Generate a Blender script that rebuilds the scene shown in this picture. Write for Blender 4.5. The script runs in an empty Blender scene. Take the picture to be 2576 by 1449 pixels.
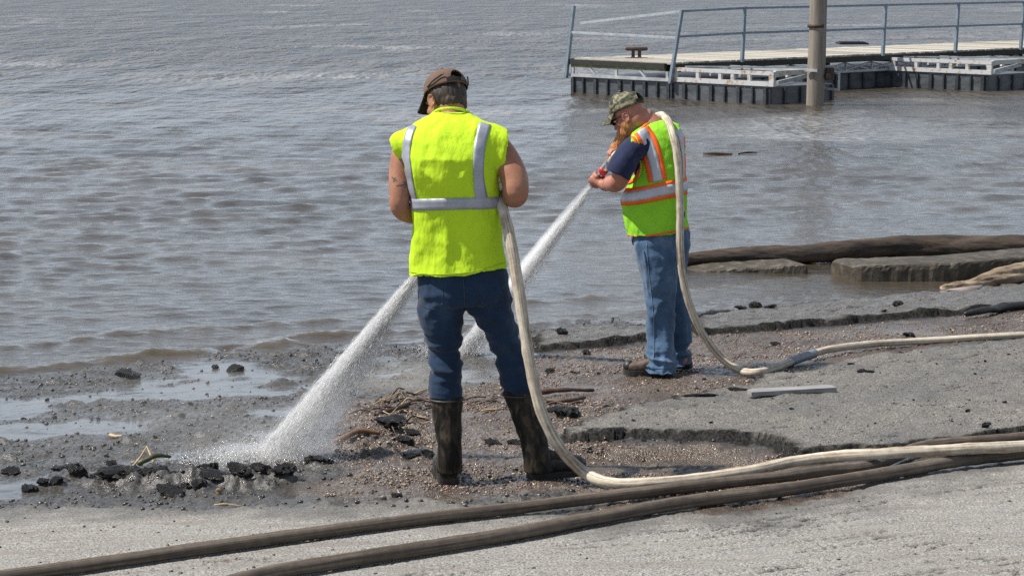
import bpy, bmesh, math, random
import numpy as np
from mathutils import Vector, Matrix
from mathutils.bvhtree import BVHTree

random.seed(7)
RNG = np.random.default_rng(11)
scene = bpy.context.scene
col = scene.collection
rad = math.radians

# ------------------------------------------------------------------ camera
FPX = 5139.0            # focal length in pixels of a 2576 px wide frame
CAMZ = 2.75             # metres above the water
PITCH = math.atan(835.0 / FPX)
cam_d = bpy.data.cameras.new('camera')
cam = bpy.data.objects.new('camera', cam_d)
col.objects.link(cam)
cam.location = (0, 0, CAMZ)
cam.rotation_euler = (math.pi / 2 - PITCH, 0, 0)
cam_d.sensor_width = 36.0
cam_d.lens = 36.0 * FPX / 2576.0
cam_d.clip_end = 20000
cam_d.clip_start = 0.05
scene.camera = cam

# ------------------------------------------------------------------ world, sun, exposure
SUN_EL = rad(55)
SUN_DIR = Vector((-0.99, -0.06, 0)).normalized()       # towards the sun, on the ground
world = bpy.data.worlds.new('World')
scene.world = world
world.use_nodes = True
wn = world.node_tree
sky = wn.nodes.new('ShaderNodeTexSky')
sky.sky_type = 'NISHITA'
sky.sun_disc = False
sky.sun_elevation = SUN_EL
sky.sun_rotation = math.atan2(SUN_DIR.x, SUN_DIR.y)
sky.dust_density = 0.2
sky.air_density = 1.0
sky.ozone_density = 2.0
bg = wn.nodes['Background']
# thin bright haze and broken cloud: thicker towards the horizon, as air is
wc = wn.nodes.new('ShaderNodeTexCoord')
wsep = wn.nodes.new('ShaderNodeSeparateXYZ')
wn.links.new(wc.outputs['Generated'], wsep.inputs[0])


def wmath(op, a, b=None):
    m = wn.nodes.new('ShaderNodeMath')
    m.operation = op
    for sock, v in zip(m.inputs, (a, b)):
        if v is None:
            continue
        if hasattr(v, 'links'):
            wn.links.new(v, sock)
        else:
            sock.default_value = v
    return m.outputs[0]


wel = wmath('MAXIMUM', wsep.outputs[2], 0.04)
wcomb = wn.nodes.new('ShaderNodeCombineXYZ')
wn.links.new(wmath('DIVIDE', wsep.outputs[0], wel), wcomb.inputs[0])
wn.links.new(wmath('DIVIDE', wsep.outputs[1], wel), wcomb.inputs[1])
wz_ = wn.nodes.new('ShaderNodeTexNoise')
wz_.inputs['Scale'].default_value = 0.7
wz_.inputs['Detail'].default_value = 5.0
wn.links.new(wcomb.outputs[0], wz_.inputs['Vector'])
wtau = wmath('MULTIPLY', wmath('MULTIPLY', wz_.outputs[0], 0.36), -1.0)
wfac = wmath('SUBTRACT', 1.0, wmath('EXPONENT', wmath('DIVIDE', wtau, wel)))
wx_ = wn.nodes.new('ShaderNodeMix')
wx_.data_type = 'RGBA'
wx_.inputs[7].default_value = (13.0, 15.0, 17.6, 1)
wn.links.new(wfac, wx_.inputs[0])
wn.links.new(sky.outputs[0], wx_.inputs[6])
wn.links.new(wx_.outputs[2], bg.inputs[0])
bg.inputs[1].default_value = 0.050
sun_d = bpy.data.lights.new('sun', 'SUN')
sun_d.energy = 5.0
sun_d.angle = rad(0.5)
sun_d.color = (1.0, 0.955, 0.89)
sun = bpy.data.objects.new('sun', sun_d)
col.objects.link(sun)
sdir = Vector((SUN_DIR.x * math.cos(SUN_EL), SUN_DIR.y * math.cos(SUN_EL), math.sin(SUN_EL)))
sun.rotation_euler = (-sdir).to_track_quat('-Z', 'Y').to_euler()
sun.location = sdir * 30
scene.view_settings.view_transform = 'Standard'
scene.view_settings.look = 'None'
scene.view_settings.exposure = 0.42
scene.view_settings.gamma = 1.0
scene.view_settings.use_curve_mapping = False
scene.render.engine = 'CYCLES'
scene.cycles.use_denoising = False
scene.cycles.max_bounces = 10
scene.cycles.diffuse_bounces = 6
scene.cycles.transparent_max_bounces = 32
scene.cycles.volume_bounces = 4
scene.cycles.sample_clamp_indirect = 6.0

# ------------------------------------------------------------------ geometry helpers
cp, sp = math.cos(PITCH), math.sin(PITCH)


def ray(px, py):
    x = (px - 1288.0) / FPX
    y = -(py - 724.5) / FPX
    # camera axes in the world: right = X, up = (0, sp, cp), forward = (0, cp, -sp)
    return Vector((x, cp + y * sp, -sp + y * cp))


def P(px, py, d):
    """world point seen at a frame position, d metres in front of the camera"""
    r = ray(px, py)
    return Vector((0, 0, CAMZ)) + r * (d / r.y)


NX, NY = -0.447, 0.894          # downhill direction of the ramp
SLOPE = 0.080
SHORE = 13.48


def ramp_z(x, y):
    return SLOPE * (SHORE - (NX * x + NY * y))


def G(px, py, off=0.0):
    """point of the ramp (raised by off) at a frame position"""
    r = ray(px, py)
    # CAMZ + k rz = SLOPE*(SHORE - k(NX rx + NY ry)) + off
    k = (SLOPE * SHORE + off - CAMZ) / (r.z + SLOPE * (NX * r.x + NY * r.y))
    return Vector((0, 0, CAMZ)) + r * k


def W(px, py, z=0.0):
    r = ray(px, py)
    return Vector((0, 0, CAMZ)) + r * ((z - CAMZ) / r.z)


# ---- vectorised gradient noise
_pr = np.random.default_rng(3)
_perm = _pr.permutation(512).astype(np.int64)
_grad = _pr.normal(size=(512, 3))
_grad /= np.linalg.norm(_grad, axis=1)[:, None]


def noise3(p):
    p = np.asarray(p, dtype=np.float64)
    i = np.floor(p).astype(np.int64)
    f = p - i
    u = f * f * f * (f * (f * 6 - 15) + 10)
    out = np.zeros(len(p))
    for dx in (0, 1):
        wx = u[:, 0] if dx else 1 - u[:, 0]
        for dy in (0, 1):
            wy = u[:, 1] if dy else 1 - u[:, 1]
            for dz in (0, 1):
                wz = u[:, 2] if dz else 1 - u[:, 2]
                h = _perm[(i[:, 0] + dx) & 511]
                h = _perm[(h + i[:, 1] + dy) & 511]
                h = _perm[(h + i[:, 2] + dz) & 511]
                g = _grad[h]
                dot = g[:, 0] * (f[:, 0] - dx) + g[:, 1] * (f[:, 1] - dy) + g[:, 2] * (f[:, 2] - dz)
                out += wx * wy * wz * dot
    return out * 1.6


def fbm(p, octaves=4, gain=0.5):
    p = np.asarray(p, dtype=np.float64).copy()
    a, s = 1.0, np.zeros(len(p))
    for k in range(octaves):
        s += a * noise3(p + k * 17.3)
        p *= 2.03
        a *= gain
    return s


_g2 = np.stack([np.cos(np.arange(512) * 2.39996), np.sin(np.arange(512) * 2.39996)], 1).astype(np.float32)
_perm32 = np.concatenate([_perm, _perm]).astype(np.int32)


def noise2(x, y):
    ix = np.floor(x)
    iy = np.floor(y)
    fx, fy = x - ix, y - iy
    ix = ix.astype(np.int32) & 511
    iy = iy.astype(np.int32) & 511
    ix1 = (ix + 1) & 511
    iy1 = (iy + 1) & 511
    ux = fx * fx * fx * (fx * (fx * 6 - 15) + 10)
    uy = fy * fy * fy * (fy * (fy * 6 - 15) + 10)
    pa, pb = _perm32[ix], _perm32[ix1]

    def dot(p, j, dx, dy):
        h = _perm32[p + j]
        return _g2[h, 0] * dx + _g2[h, 1] * dy
    a0 = dot(pa, iy, fx, fy)
    b0 = dot(pb, iy, fx - 1, fy)
    a1 = dot(pa, iy1, fx, fy - 1)
    b1 = dot(pb, iy1, fx - 1, fy - 1)
    lo = a0 + (b0 - a0) * ux
    hi = a1 + (b1 - a1) * ux
    return (lo + (hi - lo) * uy) * np.float32(1.5)


def n2(x, y, scale, octaves=4, seed=0.0, gain=0.5):
    x = np.asarray(x, np.float32) * np.float32(scale) + np.float32(seed * 7.13)
    y = np.asarray(y, np.float32) * np.float32(scale) + np.float32(seed * 3.71)
    a, s = np.float32(1.0), np.zeros(len(x), np.float32)
    for k in range(octaves):
        s += a * noise2(x, y)
        x = x * np.float32(2.03) + 17.3
        y = y * np.float32(2.03) + 9.1
        a *= np.float32(gain)
    return s


def sstep(a, b, x):
    t = np.clip((x - a) / (b - a), 0, 1)
    return t * t * (3 - 2 * t)


def poly_sd(x, y, poly):
    """signed distance to polygon, positive inside"""
    d = np.full(len(x), 1e9)
    inside = np.zeros(len(x), bool)
    n = len(poly)
    for k in range(n):
        ax, ay = poly[k]
        bx, by = poly[(k + 1) % n]
        ex, ey = bx - ax, by - ay
        wx, wy = x - ax, y - ay
        t = np.clip((wx * ex + wy * ey) / (ex * ex + ey * ey + 1e-12), 0, 1)
        d = np.minimum(d, (wx - ex * t) ** 2 + (wy - ey * t) ** 2)
        c = ((ay > y) != (by > y))
        xs = ax + (y - ay) * ex / (ey if abs(ey) > 1e-9 else 1e-9)
        inside ^= c & (x < xs)
    d = np.sqrt(d)
    return np.where(inside, d, -d)


def mesh_from(name, verts, faces, smooth=True):
    me = bpy.data.meshes.new(name)
    me.from_pydata([tuple(v) for v in verts], [], faces)
    if smooth:
        me.polygons.foreach_set('use_smooth', [True] * len(me.polygons))
    me.update()
    return me


def grid_mesh(name, X, Y, Z):
    """fast big grid; X, Y, Z are (rows, cols) arrays"""
    r, c = X.shape
    me = bpy.data.meshes.new(name)
    nv = r * c
    me.vertices.add(nv)
    co = np.stack([X.ravel(), Y.ravel(), Z.ravel()], 1).astype(np.float32)
    me.vertices.foreach_set('co', co.ravel())
    idx = np.arange(nv).reshape(r, c)
    q = np.stack([idx[:-1, :-1], idx[:-1, 1:], idx[1:, 1:], idx[1:, :-1]], -1).reshape(-1, 4)
    nf = len(q)
    me.loops.add(nf * 4)
    me.loops.foreach_set('vertex_index', q.ravel().astype(np.int32))
    me.polygons.add(nf)
    me.polygons.foreach_set('loop_start', np.arange(0, nf * 4, 4, dtype=np.int32))
    me.polygons.foreach_set('use_smooth', np.ones(nf, bool))
    me.update(calc_edges=True)
    return me


def add_attr(me, name, vals):
    a = me.attributes.new(name, 'FLOAT', 'POINT')
    a.data.foreach_set('value', np.asarray(vals, dtype=np.float32))


def link(name, me, mat=None, parent=None, loc=None):
    o = bpy.data.objects.new(name, me)
    col.objects.link(o)
    if mat is not None and me is not None and not me.materials:
        me.materials.append(mat)
    if parent is not None:
        o.parent = parent
    if loc is not None:
        o.location = loc
    return o


def tag(o, label=None, cat=None, group=None, kind=None):
    if label:
        o['label'] = label
    if cat:
        o['category'] = cat
    if group:
        o['group'] = group
    if kind:
        o['kind'] = kind
    return o


def empty(name, loc, label, cat, group=None):
    o = bpy.data.objects.new(name, None)
    o.empty_display_size = 0.1
    col.objects.link(o)
    o.location = loc
    return tag(o, label, cat, group)


class MB:
    """collects shapes into one mesh"""

    def __init__(self):
        self.v = []
        self.f = []

    def add(self, verts, faces):
        n = len(self.v)
        self.v += [Vector(v) for v in verts]
        self.f += [[i + n for i in f] for f in faces]
        return self

    def box(self, o, a, b, c):
        """box from corner o along vectors a, b, c"""
        o, a, b, c = Vector(o), Vector(a), Vector(b), Vector(c)
        v = [o, o + a, o + a + b, o + b, o + c, o + a + c, o + a + b + c, o + b + c]
        f = [(0, 3, 2, 1), (4, 5, 6, 7), (0, 1, 5, 4), (1, 2, 6, 5), (2, 3, 7, 6), (3, 0, 4, 7)]
        return self.add(v, f)

    def beam(self, p, q, w, h, up=(0, 0, 1)):
        p, q = Vector(p), Vector(q)
        d = (q - p).normalized()
        s = d.cross(Vector(up))
        if s.length < 1e-4:
            s = d.cross(Vector((1, 0, 0)))
        s.normalize()
        t = s.cross(d).normalized()
        return self.box(p - s * w / 2 - t * h / 2, s * w, t * h, q - p)

    def tube(self, pts, radii, n=12, cap=True, spline=0):
        v, f = tube_geo(pts, radii, n, cap, spline)
        return self.add(v, f)

    def build(self, name, mat, parent=None, smooth=False, org=None):
        vs = self.v
        if org is not None:
            vs = [v - org for v in vs]
        me = mesh_from(name, vs, self.f, smooth)
        return link(name, me, mat, parent)


def catmull(pts, n):
    pts = [np.array(p, float) for p in pts]
    out = []
    for i in range(len(pts) - 1):
        p0 = pts[i - 1] if i else 2 * pts[0] - pts[1]
        p1, p2 = pts[i], pts[i + 1]
        p3 = pts[i + 2] if i + 2 < len(pts) else 2 * pts[-1] - pts[-2]
        for k in range(n):
            t = k / n
            out.append(0.5 * ((2 * p1) + (-p0 + p2) * t + (2 * p0 - 5 * p1 + 4 * p2 - p3) * t * t + (-p0 + 3 * p1 - 3 * p2 + p3) * t ** 3))
    out.append(pts[-1])
    return out


def tube_geo(pts, radii, n=12, cap=True, spline=0, flat=None):
    if not hasattr(radii, '__len__'):
        radii = [radii] * len(pts)
    if spline:
        q = [np.array(list(p) + [r], float) for p, r in zip(pts, radii)]
        q = catmull(q, spline)
        pts = [Vector(a[:3]) for a in q]
        radii = [a[3] for a in q]
    else:
        pts = [Vector(p) for p in pts]
    m = len(pts)
    tang = []
    for i in range(m):
        a = pts[max(i - 1, 0)]
        b = pts[min(i + 1, m - 1)]
        tang.append((b - a).normalized())
    nrm = tang[0].orthogonal().normalized()
    rings = []
    for i in range(m):
        nrm = (nrm - tang[i] * nrm.dot(tang[i])).normalized()
        bn = tang[i].cross(nrm)
        rings.append((pts[i], nrm.copy() * radii[i], bn * radii[i]))
    if cap is True:      # rounded ends
        def endcap(r, t, sgn):
            c, a, b = r
            L = a.length
            return [(c + t * sgn * L * math.sin(k), a * math.cos(k), b * math.cos(k)) for k in (0.5, 1.0, 1.4)]
        rings = endcap(rings[0], tang[0], -1)[::-1] + rings + endcap(rings[-1], tang[-1], 1)
    return loft_geo(rings, n, bool(cap), 2.0)


def loft_geo(rings, n=32, cap=True, expo=2.0):
    v, f = [], []
    for (c, a, b) in rings:
        c, a, b = Vector(c), Vector(a), Vector(b)
        for k in range(n):
            t = 2 * math.pi * k / n
            ct, st = math.cos(t), math.sin(t)
            ex = 2.0 / expo
            v.append(c + a * math.copysign(abs(ct) ** ex, ct) + b * math.copysign(abs(st) ** ex, st))
    m = len(rings)
    for i in range(m - 1):
        for k in range(n):
            k2 = (k + 1) % n
            f.append((i * n + k, i * n + k2, (i + 1) * n + k2, (i + 1) * n + k))
    if cap:
        f.append(tuple(range(n))[::-1])
        f.append(tuple((m - 1) * n + k for k in range(n)))
    return v, f


def ellipsoid_geo(c, ax, ay, az, nu=20, nv=12):
    c, ax, ay, az = Vector(c), Vector(ax), Vector(ay), Vector(az)
    rings = []
    for k in range(1, nv):
        t = math.pi * k / nv
        rings.append((c - az * math.cos(t), ax * math.sin(t), ay * math.sin(t)))
    return loft_geo(rings, nu, True)


def remesh(parts, voxel, smooth=4, factor=0.5):
    """joins closed shapes into one continuous surface; gives a mesh"""
    mb = MB()
    for v, f in parts:
        mb.add(v, f)
    me = mesh_from('tmp', mb.v, mb.f)
    bm = bmesh.new()
    bm.from_mesh(me)
    bmesh.ops.recalc_face_normals(bm, faces=bm.faces)
    bm.to_mesh(me)
    bm.free()
    o = bpy.data.objects.new('tmp', me)
    col.objects.link(o)
    m = o.modifiers.new('r', 'REMESH')
    m.mode = 'VOXEL'
    m.voxel_size = voxel
    m.use_smooth_shade = True
    if smooth:
        s = o.modifiers.new('s', 'SMOOTH')
        s.iterations = smooth
        s.factor = factor
    dg = bpy.context.evaluated_depsgraph_get()
    out = bpy.data.meshes.new_from_object(o.evaluated_get(dg))
    bpy.data.objects.remove(o)
    bpy.data.meshes.remove(me)
    out.polygons.foreach_set('use_smooth', [True] * len(out.polygons))
    return out


def get_co(me):
    a = np.empty(len(me.vertices) * 3, np.float32)
    me.vertices.foreach_get('co', a)
    return a.reshape(-1, 3).astype(float)


def get_no(me):
    a = np.empty(len(me.vertices) * 3, np.float32)
    me.vertex_normals.foreach_get('vector', a)
    return a.reshape(-1, 3).astype(float)


def set_co(me, co):
    me.vertices.foreach_set('co', co.astype(np.float32).ravel())
    me.update()


def displace(me, fn):
    co, no = get_co(me), get_no(me)
    set_co(me, co + no * fn(co)[:, None])


def bvh_of(me):
    return BVHTree.FromPolygons([v.co for v in me.vertices], [tuple(p.vertices) for p in me.polygons])


# ------------------------------------------------------------------ material helpers
class NT:
    def __init__(self, name):
        self.m = bpy.data.materials.new(name)
        self.m.use_nodes = True
        self.t = self.m.node_tree
        self.b = self.t.nodes['Principled BSDF']
        self.out = self.t.nodes['Material Output']
        self._co = None

    def n(self, kind, **kw):
        nd = self.t.nodes.new('ShaderNode' + kind)
        for k, v in kw.items():
            setattr(nd, k, v)
        return nd

    def l(self, a, b):
        self.t.links.new(a, b)

    def co(self):
        if self._co is None:
            self._co = self.n('TexCoord').outputs['Object']
        return self._co

    def mapped(self, scale, rot=(0, 0, 0)):
        mp = self.n('Mapping')
        self.l(self.co(), mp.inputs[0])
        mp.inputs['Scale'].default_value = scale if hasattr(scale, '__len__') else (scale,) * 3
        mp.inputs['Rotation'].default_value = rot
        return mp.outputs[0]

    def noise(self, scale, detail=4, rough=0.55, rot=(0, 0, 0), dist=0.0):
        nz = self.n('TexNoise')
        self.l(self.mapped(scale, rot), nz.inputs['Vector'])
        nz.inputs['Scale'].default_value = 1.0
        nz.inputs['Detail'].default_value = detail
        nz.inputs['Roughness'].default_value = rough
        nz.inputs['Distortion'].default_value = dist
        return nz.outputs[0]

    def voro(self, scale, feature='F1', out='Distance', rnd=1.0):
        nz = self.n('TexVoronoi', feature=feature)
        self.l(self.mapped(scale), nz.inputs['Vector'])
        nz.inputs['Scale'].default_value = 1.0
        nz.inputs['Randomness'].default_value = rnd
        return nz.outputs[out]

    def attr(self, name):
        a = self.n('Attribute')
        a.attribute_name = name
        return a.outputs['Fac']

    def ramp(self, fac, stops, interp='LINEAR'):
        r = self.n('ValToRGB')
        r.color_ramp.interpolation = interp
        e = r.color_ramp.elements
        while len(e) < len(stops):
            e.new(0.5)
        for el, (p, c) in zip(e, stops):
            el.position = p
            if not hasattr(c, '__len__'):
                c = (c, c, c)
            el.color = (*c, 1)
        self.l(fac, r.inputs[0])
        return r.outputs[0]

    def mix(self, fac, a, b, blend='MIX'):
        m = self.n('Mix', data_type='RGBA', blend_type=blend)
        for sock, v in ((m.inputs[0], fac), (m.inputs[6], a), (m.inputs[7], b)):
            if hasattr(v, 'links'):
                self.l(v, sock)
            elif hasattr(v, '__len__'):
                sock.default_value = (*v[:3], 1)
            else:
                sock.default_value = v
        return m.outputs[2]

    def math(self, op, a, b=0.0, clamp=False):
        m = self.n('Math', operation=op, use_clamp=clamp)
        for sock, v in ((m.inputs[0], a), (m.inputs[1], b)):
            if hasattr(v, 'links'):
                self.l(v, sock)
            else:
                sock.default_value = v
        return m.outputs[0]

    def bump(self, height, strength=0.3, dist=0.01, prev=None):
        b = self.n('Bump')
        b.inputs['Strength'].default_value = strength
        b.inputs['Distance'].default_value = dist
        self.l(height, b.inputs['Height'])
        if prev is not None:
            self.l(prev, b.inputs['Normal'])
        return b.outputs[0]

    def set(self, **kw):
        names = dict(color='Base Color', rough='Roughness', metal='Metallic', normal='Normal', spec='Specular IOR Level',
                     ior='IOR', trans='Transmission Weight', alpha='Alpha', sheen='Sheen Weight', sss='Subsurface Weight', coat='Coat Weight')
        for k, v in kw.items():
            s = self.b.inputs[names[k]]
            if hasattr(v, 'links'):
                self.l(v, s)
            elif hasattr(v, '__len__'):
                s.default_value = (*v[:3], 1)
            else:
                s.default_value = v
        return self.m


def simple(name, c1, c2=None, scale=20, rough=0.6, bump=0.2, bscale=None, bdist=0.004, metal=0.0, spec=0.5, lo=0.35, hi=0.65):
    t = NT(name)
    c2 = c2 or tuple(x * 0.7 for x in c1)
    nz = t.noise(scale, 5)
    t.set(color=t.ramp(nz, [(lo, c2), (hi, c1)]), rough=rough, metal=metal, spec=spec)
    if bump:
        t.set(normal=t.bump(t.noise(bscale or (scale * 3 if not hasattr(scale, '__len__') else tuple(s * 3 for s in scale)), 4), bump, bdist))
    return t.m


# ================================================================== GROUND
def gp(pts):
    return [(G(x, y).x, G(x, y).y) for x, y in pts]


CONC = gp([(-900, 1290), (-300, 1284), (500, 1277), (1000, 1268), (1350, 1288), (1650, 1306), (1900, 1292), (2150, 1245), (2300, 1196),
           (2576, 1152), (3000, 1100), (3600, 1040), (5200, 1500), (5200, 4200), (-2600, 4200), (-2600, 1500)])
ASPH = gp([(1428, 1106), (1480, 1070), (1600, 1030), (1720, 1010), (1895, 985), (1900, 958), (2050, 945), (2200, 905), (2400, 888),
           (2700, 850), (3100, 800), (3300, 960), (2900, 1066), (2576, 1100), (2250, 1136), (2010, 1156), (1960, 1119), (1750, 1106), (1600, 1102)])
STRIP = gp([(1740, 818), (1800, 793), (2000, 776), (2350, 745), (2800, 700), (3100, 690), (2900, 740), (2576, 776), (2300, 797), (2100, 814),
            (1880, 834), (1760, 842)])
STRIP2 = gp([(1330, 852), (1450, 838), (1660, 828), (1660, 856), (1500, 868), (1345, 884)])
PIT = gp([(1440, 1125), (1750, 1125), (1990, 1160), (1990, 1200), (1700, 1225), (1450, 1215), (1300, 1180)])
GRAV = gp([(1150, 1245), (880, 1250), (760, 1225), (900, 1190), (820, 1120), (850, 1060), (900, 1010), (1050, 985), (1250, 960), (1350, 890),
           (1650, 870), (1750, 845), (2000, 830), (2576, 785), (3000, 740), (3000, 800), (2576, 850), (2300, 880), (2000, 930),
           (1900, 985), (1600, 1025), (1430, 1100), (1990, 1130), (2050, 1200), (2200, 1200), (2150, 1240), (1900, 1295), (1650, 1305),
           (1500, 1290), (1480, 1230)])
HEAP = gp([(60, 1226), (200, 1186), (420, 1174), (600, 1186), (790, 1192), (770, 1218), (580, 1236), (420, 1244), (250, 1230)])
HEAP2 = gp([(850, 1085), (880, 1030), (1000, 1000), (1085, 1000), (1085, 1075), (1060, 1165), (900, 1150)])
PUD = gp([(-300, 1000), (120, 975), (420, 950), (620, 955), (900, 920), (1000, 905), (1100, 925), (900, 985), (560, 1010), (200, 1020), (-300, 1060)])
FEET = [G(1128, 1216), G(1370, 1196), G(1625, 938), G(1712, 925)]

ny1 = np.concatenate([[-60, -30, -12, -4, 0, 2.5, 4, 5, 5.6], np.linspace(6.0, 18.6, 660), [19.2, 20, 22, 26, 34, 60, 120, 400, 1500, 6000]])
un = np.concatenate([[-400, -60, -14, -6, -3, -2, -1.5, -1.25], np.linspace(-1.12, 1.12, 530), [1.25, 1.5, 2, 3, 6, 14, 60, 400]])
hwid = 0.262 * np.maximum(ny1, 6.0) + 0.15
GX = un[None, :] * hwid[:, None]
GY = np.repeat(ny1[:, None], len(un), 1)
gx, gy = GX.ravel(), GY.ravel()


def ground_fields(x, y):
    t = NX * x + NY * y
    z = SLOPE * (SHORE - t)
    z = np.where(z < -0.2, -0.2 + (z + 0.2) * 0.5, z)
    z = np.clip(z, -4.0, 2.2)
    w1 = n2(x, y, 2.2, 4, 1.0) * 0.10
    w2 = n2(x, y, 9.0, 3, 2.0) * 0.035
    wob = w1 + w2 + 0.006 * n2(x, y, 22.0, 2, 4.0)
    mc = sstep(-0.10, 0.12, poly_sd(x, y, CONC) + wob * 1.0)
    sa = poly_sd(x, y, ASPH) + wob * 0.7
    ma = sstep(-0.008, 0.012, sa)
    ss = poly_sd(x, y, STRIP) + wob * 0.6
    ms = sstep(-0.01, 0.014, ss)
    s2 = poly_sd(x, y, STRIP2) + wob * 0.6
    ms2 = sstep(-0.01, 0.014, s2)
    plate = np.maximum(np.maximum(ma, ms), ms2)
    mg = sstep(-0.10, 0.10, poly_sd(x, y, GRAV) + wob * 1.5) * (1 - plate) * (1 - mc)
    mp = sstep(-0.05, 0.08, poly_sd(x, y, PIT) + wob * 0.6)
    pud = sstep(-0.05, 0.25, poly_sd(x, y, PUD) + wob * 2.0)
    loose = (1 - plate) * (1 - mc)
    # heights
    big = n2(x, y, 1.3, 3, 5.0)
    lump = n2(x, y, 6.0, 4, 6.0, 0.6)
    lump2 = np.abs(n2(x, y, 12.0, 3, 9.0))
    wetslick = sstep(0.08, 0.50, n2(x, y, 1.1, 4, 12.0) + 0.50 * pud)      # smooth films of water over the mud
    foot = np.zeros(len(x))
    for p in FEET:
        foot = np.maximum(foot, np.exp(-((x - p.x) ** 2 + (y - p.y) ** 2) / 0.15 ** 2))
    rough = loose * (1 - 0.85 * wetslick) * (1 - foot)
    away = sstep(-0.6, 0.4, SHORE + 0.1 - t)
    dz = loose * (-0.006 + 0.012 * big * (1 - foot))
    dz += rough * away * (0.007 * lump + 0.006 * lump2 + 0.006 * n2(x, y, 30.0, 3, 3.0, 0.7))
    # ragged muddy ridges on the left, kicked up by the jet
    rid = np.maximum(0, n2(x * 0.55 - y * 0.25, y * 1.4 + x * 0.7, 2.6, 4, 20.0)) * (x < 0.6)
    dz += rough * away * sstep(0.2, 0.7, rid) * 0.018 * (1 + 0.8 * lump) * (1 - mg * 0.6)
    edge = n2(x, y, 5.0, 3, 31.0)
    hp_ = np.maximum(sstep(-0.05, 0.12, poly_sd(x, y, HEAP) + wob), sstep(-0.08, 0.15, poly_sd(x, y, HEAP2) + wob))
    dz += hp_ * (1 - foot) * (0.022 + 0.030 * lump + 0.02 * lump2)
    dz += ma * (0.045 + 0.014 * edge) + np.maximum(ms, ms2) * (1 - ma) * (0.042 + 0.022 * edge)
    dz -= mp * (1 - ma) * (1 - mc) * 0.045 * (1 - foot)
    dz += mc * 0.0
    # surface texture of the plates, worn cracks
    dz += (plate + mc) * 0.0016 * n2(x, y, 40.0, 2, 8.0)
    r = np.array([x * 0.90 + y * 0.44, -x * 0.44 + y * 0.90])
    crack = np.abs(n2(r[0] * 0.35, r[1] * 2.2, 1.5, 4, 41.0, 0.55))
    ck = (1 - sstep(0.0, 0.04, crack)) * (plate + mc) * sstep(-0.25, 0.1, n2(x, y, 0.9, 2, 44.0))
    dz -= ck * 0.012
    brk = np.maximum(np.exp(-((sa + 0.012) / 0.036) ** 2), np.maximum(np.exp(-((ss + 0.012) / 0.040) ** 2), np.exp(-((s2 + 0.012) / 0.040) ** 2))) * (1 - mc)
    wet = np.clip(loose + 0.9 * np.maximum(ms, ms2) + ma * (0.30 + 0.5 * n2(x, y, 1.2, 3, 50.0)), 0, 1)
    damp = (1 - sstep(-0.05, 0.40, poly_sd(x, y, CONC) + wob * 2.2))
    return z + dz, dict(m_conc=mc, m_plate=plate, m_grav=mg, m_wet=np.clip(np.maximum(wet * (1 - mc), damp * mc * 0.5), 0, 1), m_slick=wetslick * loose * (1 - foot) * (1 - 0.75 * mg), m_damp=damp * mc, m_crack=np.clip(ck + 1.6 * brk * (1.0 + 0.2 * edge), 0, 1))


gz, fields = ground_fields(gx, gy)
gme = grid_mesh('ground', GX, GY, gz.reshape(GX.shape))
for k, v in fields.items():
    add_attr(gme, k, v)


def gheight(x, y):
    z, _ = ground_fields(np.array([x], float), np.array([y], float))
    return float(z[0])


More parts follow.
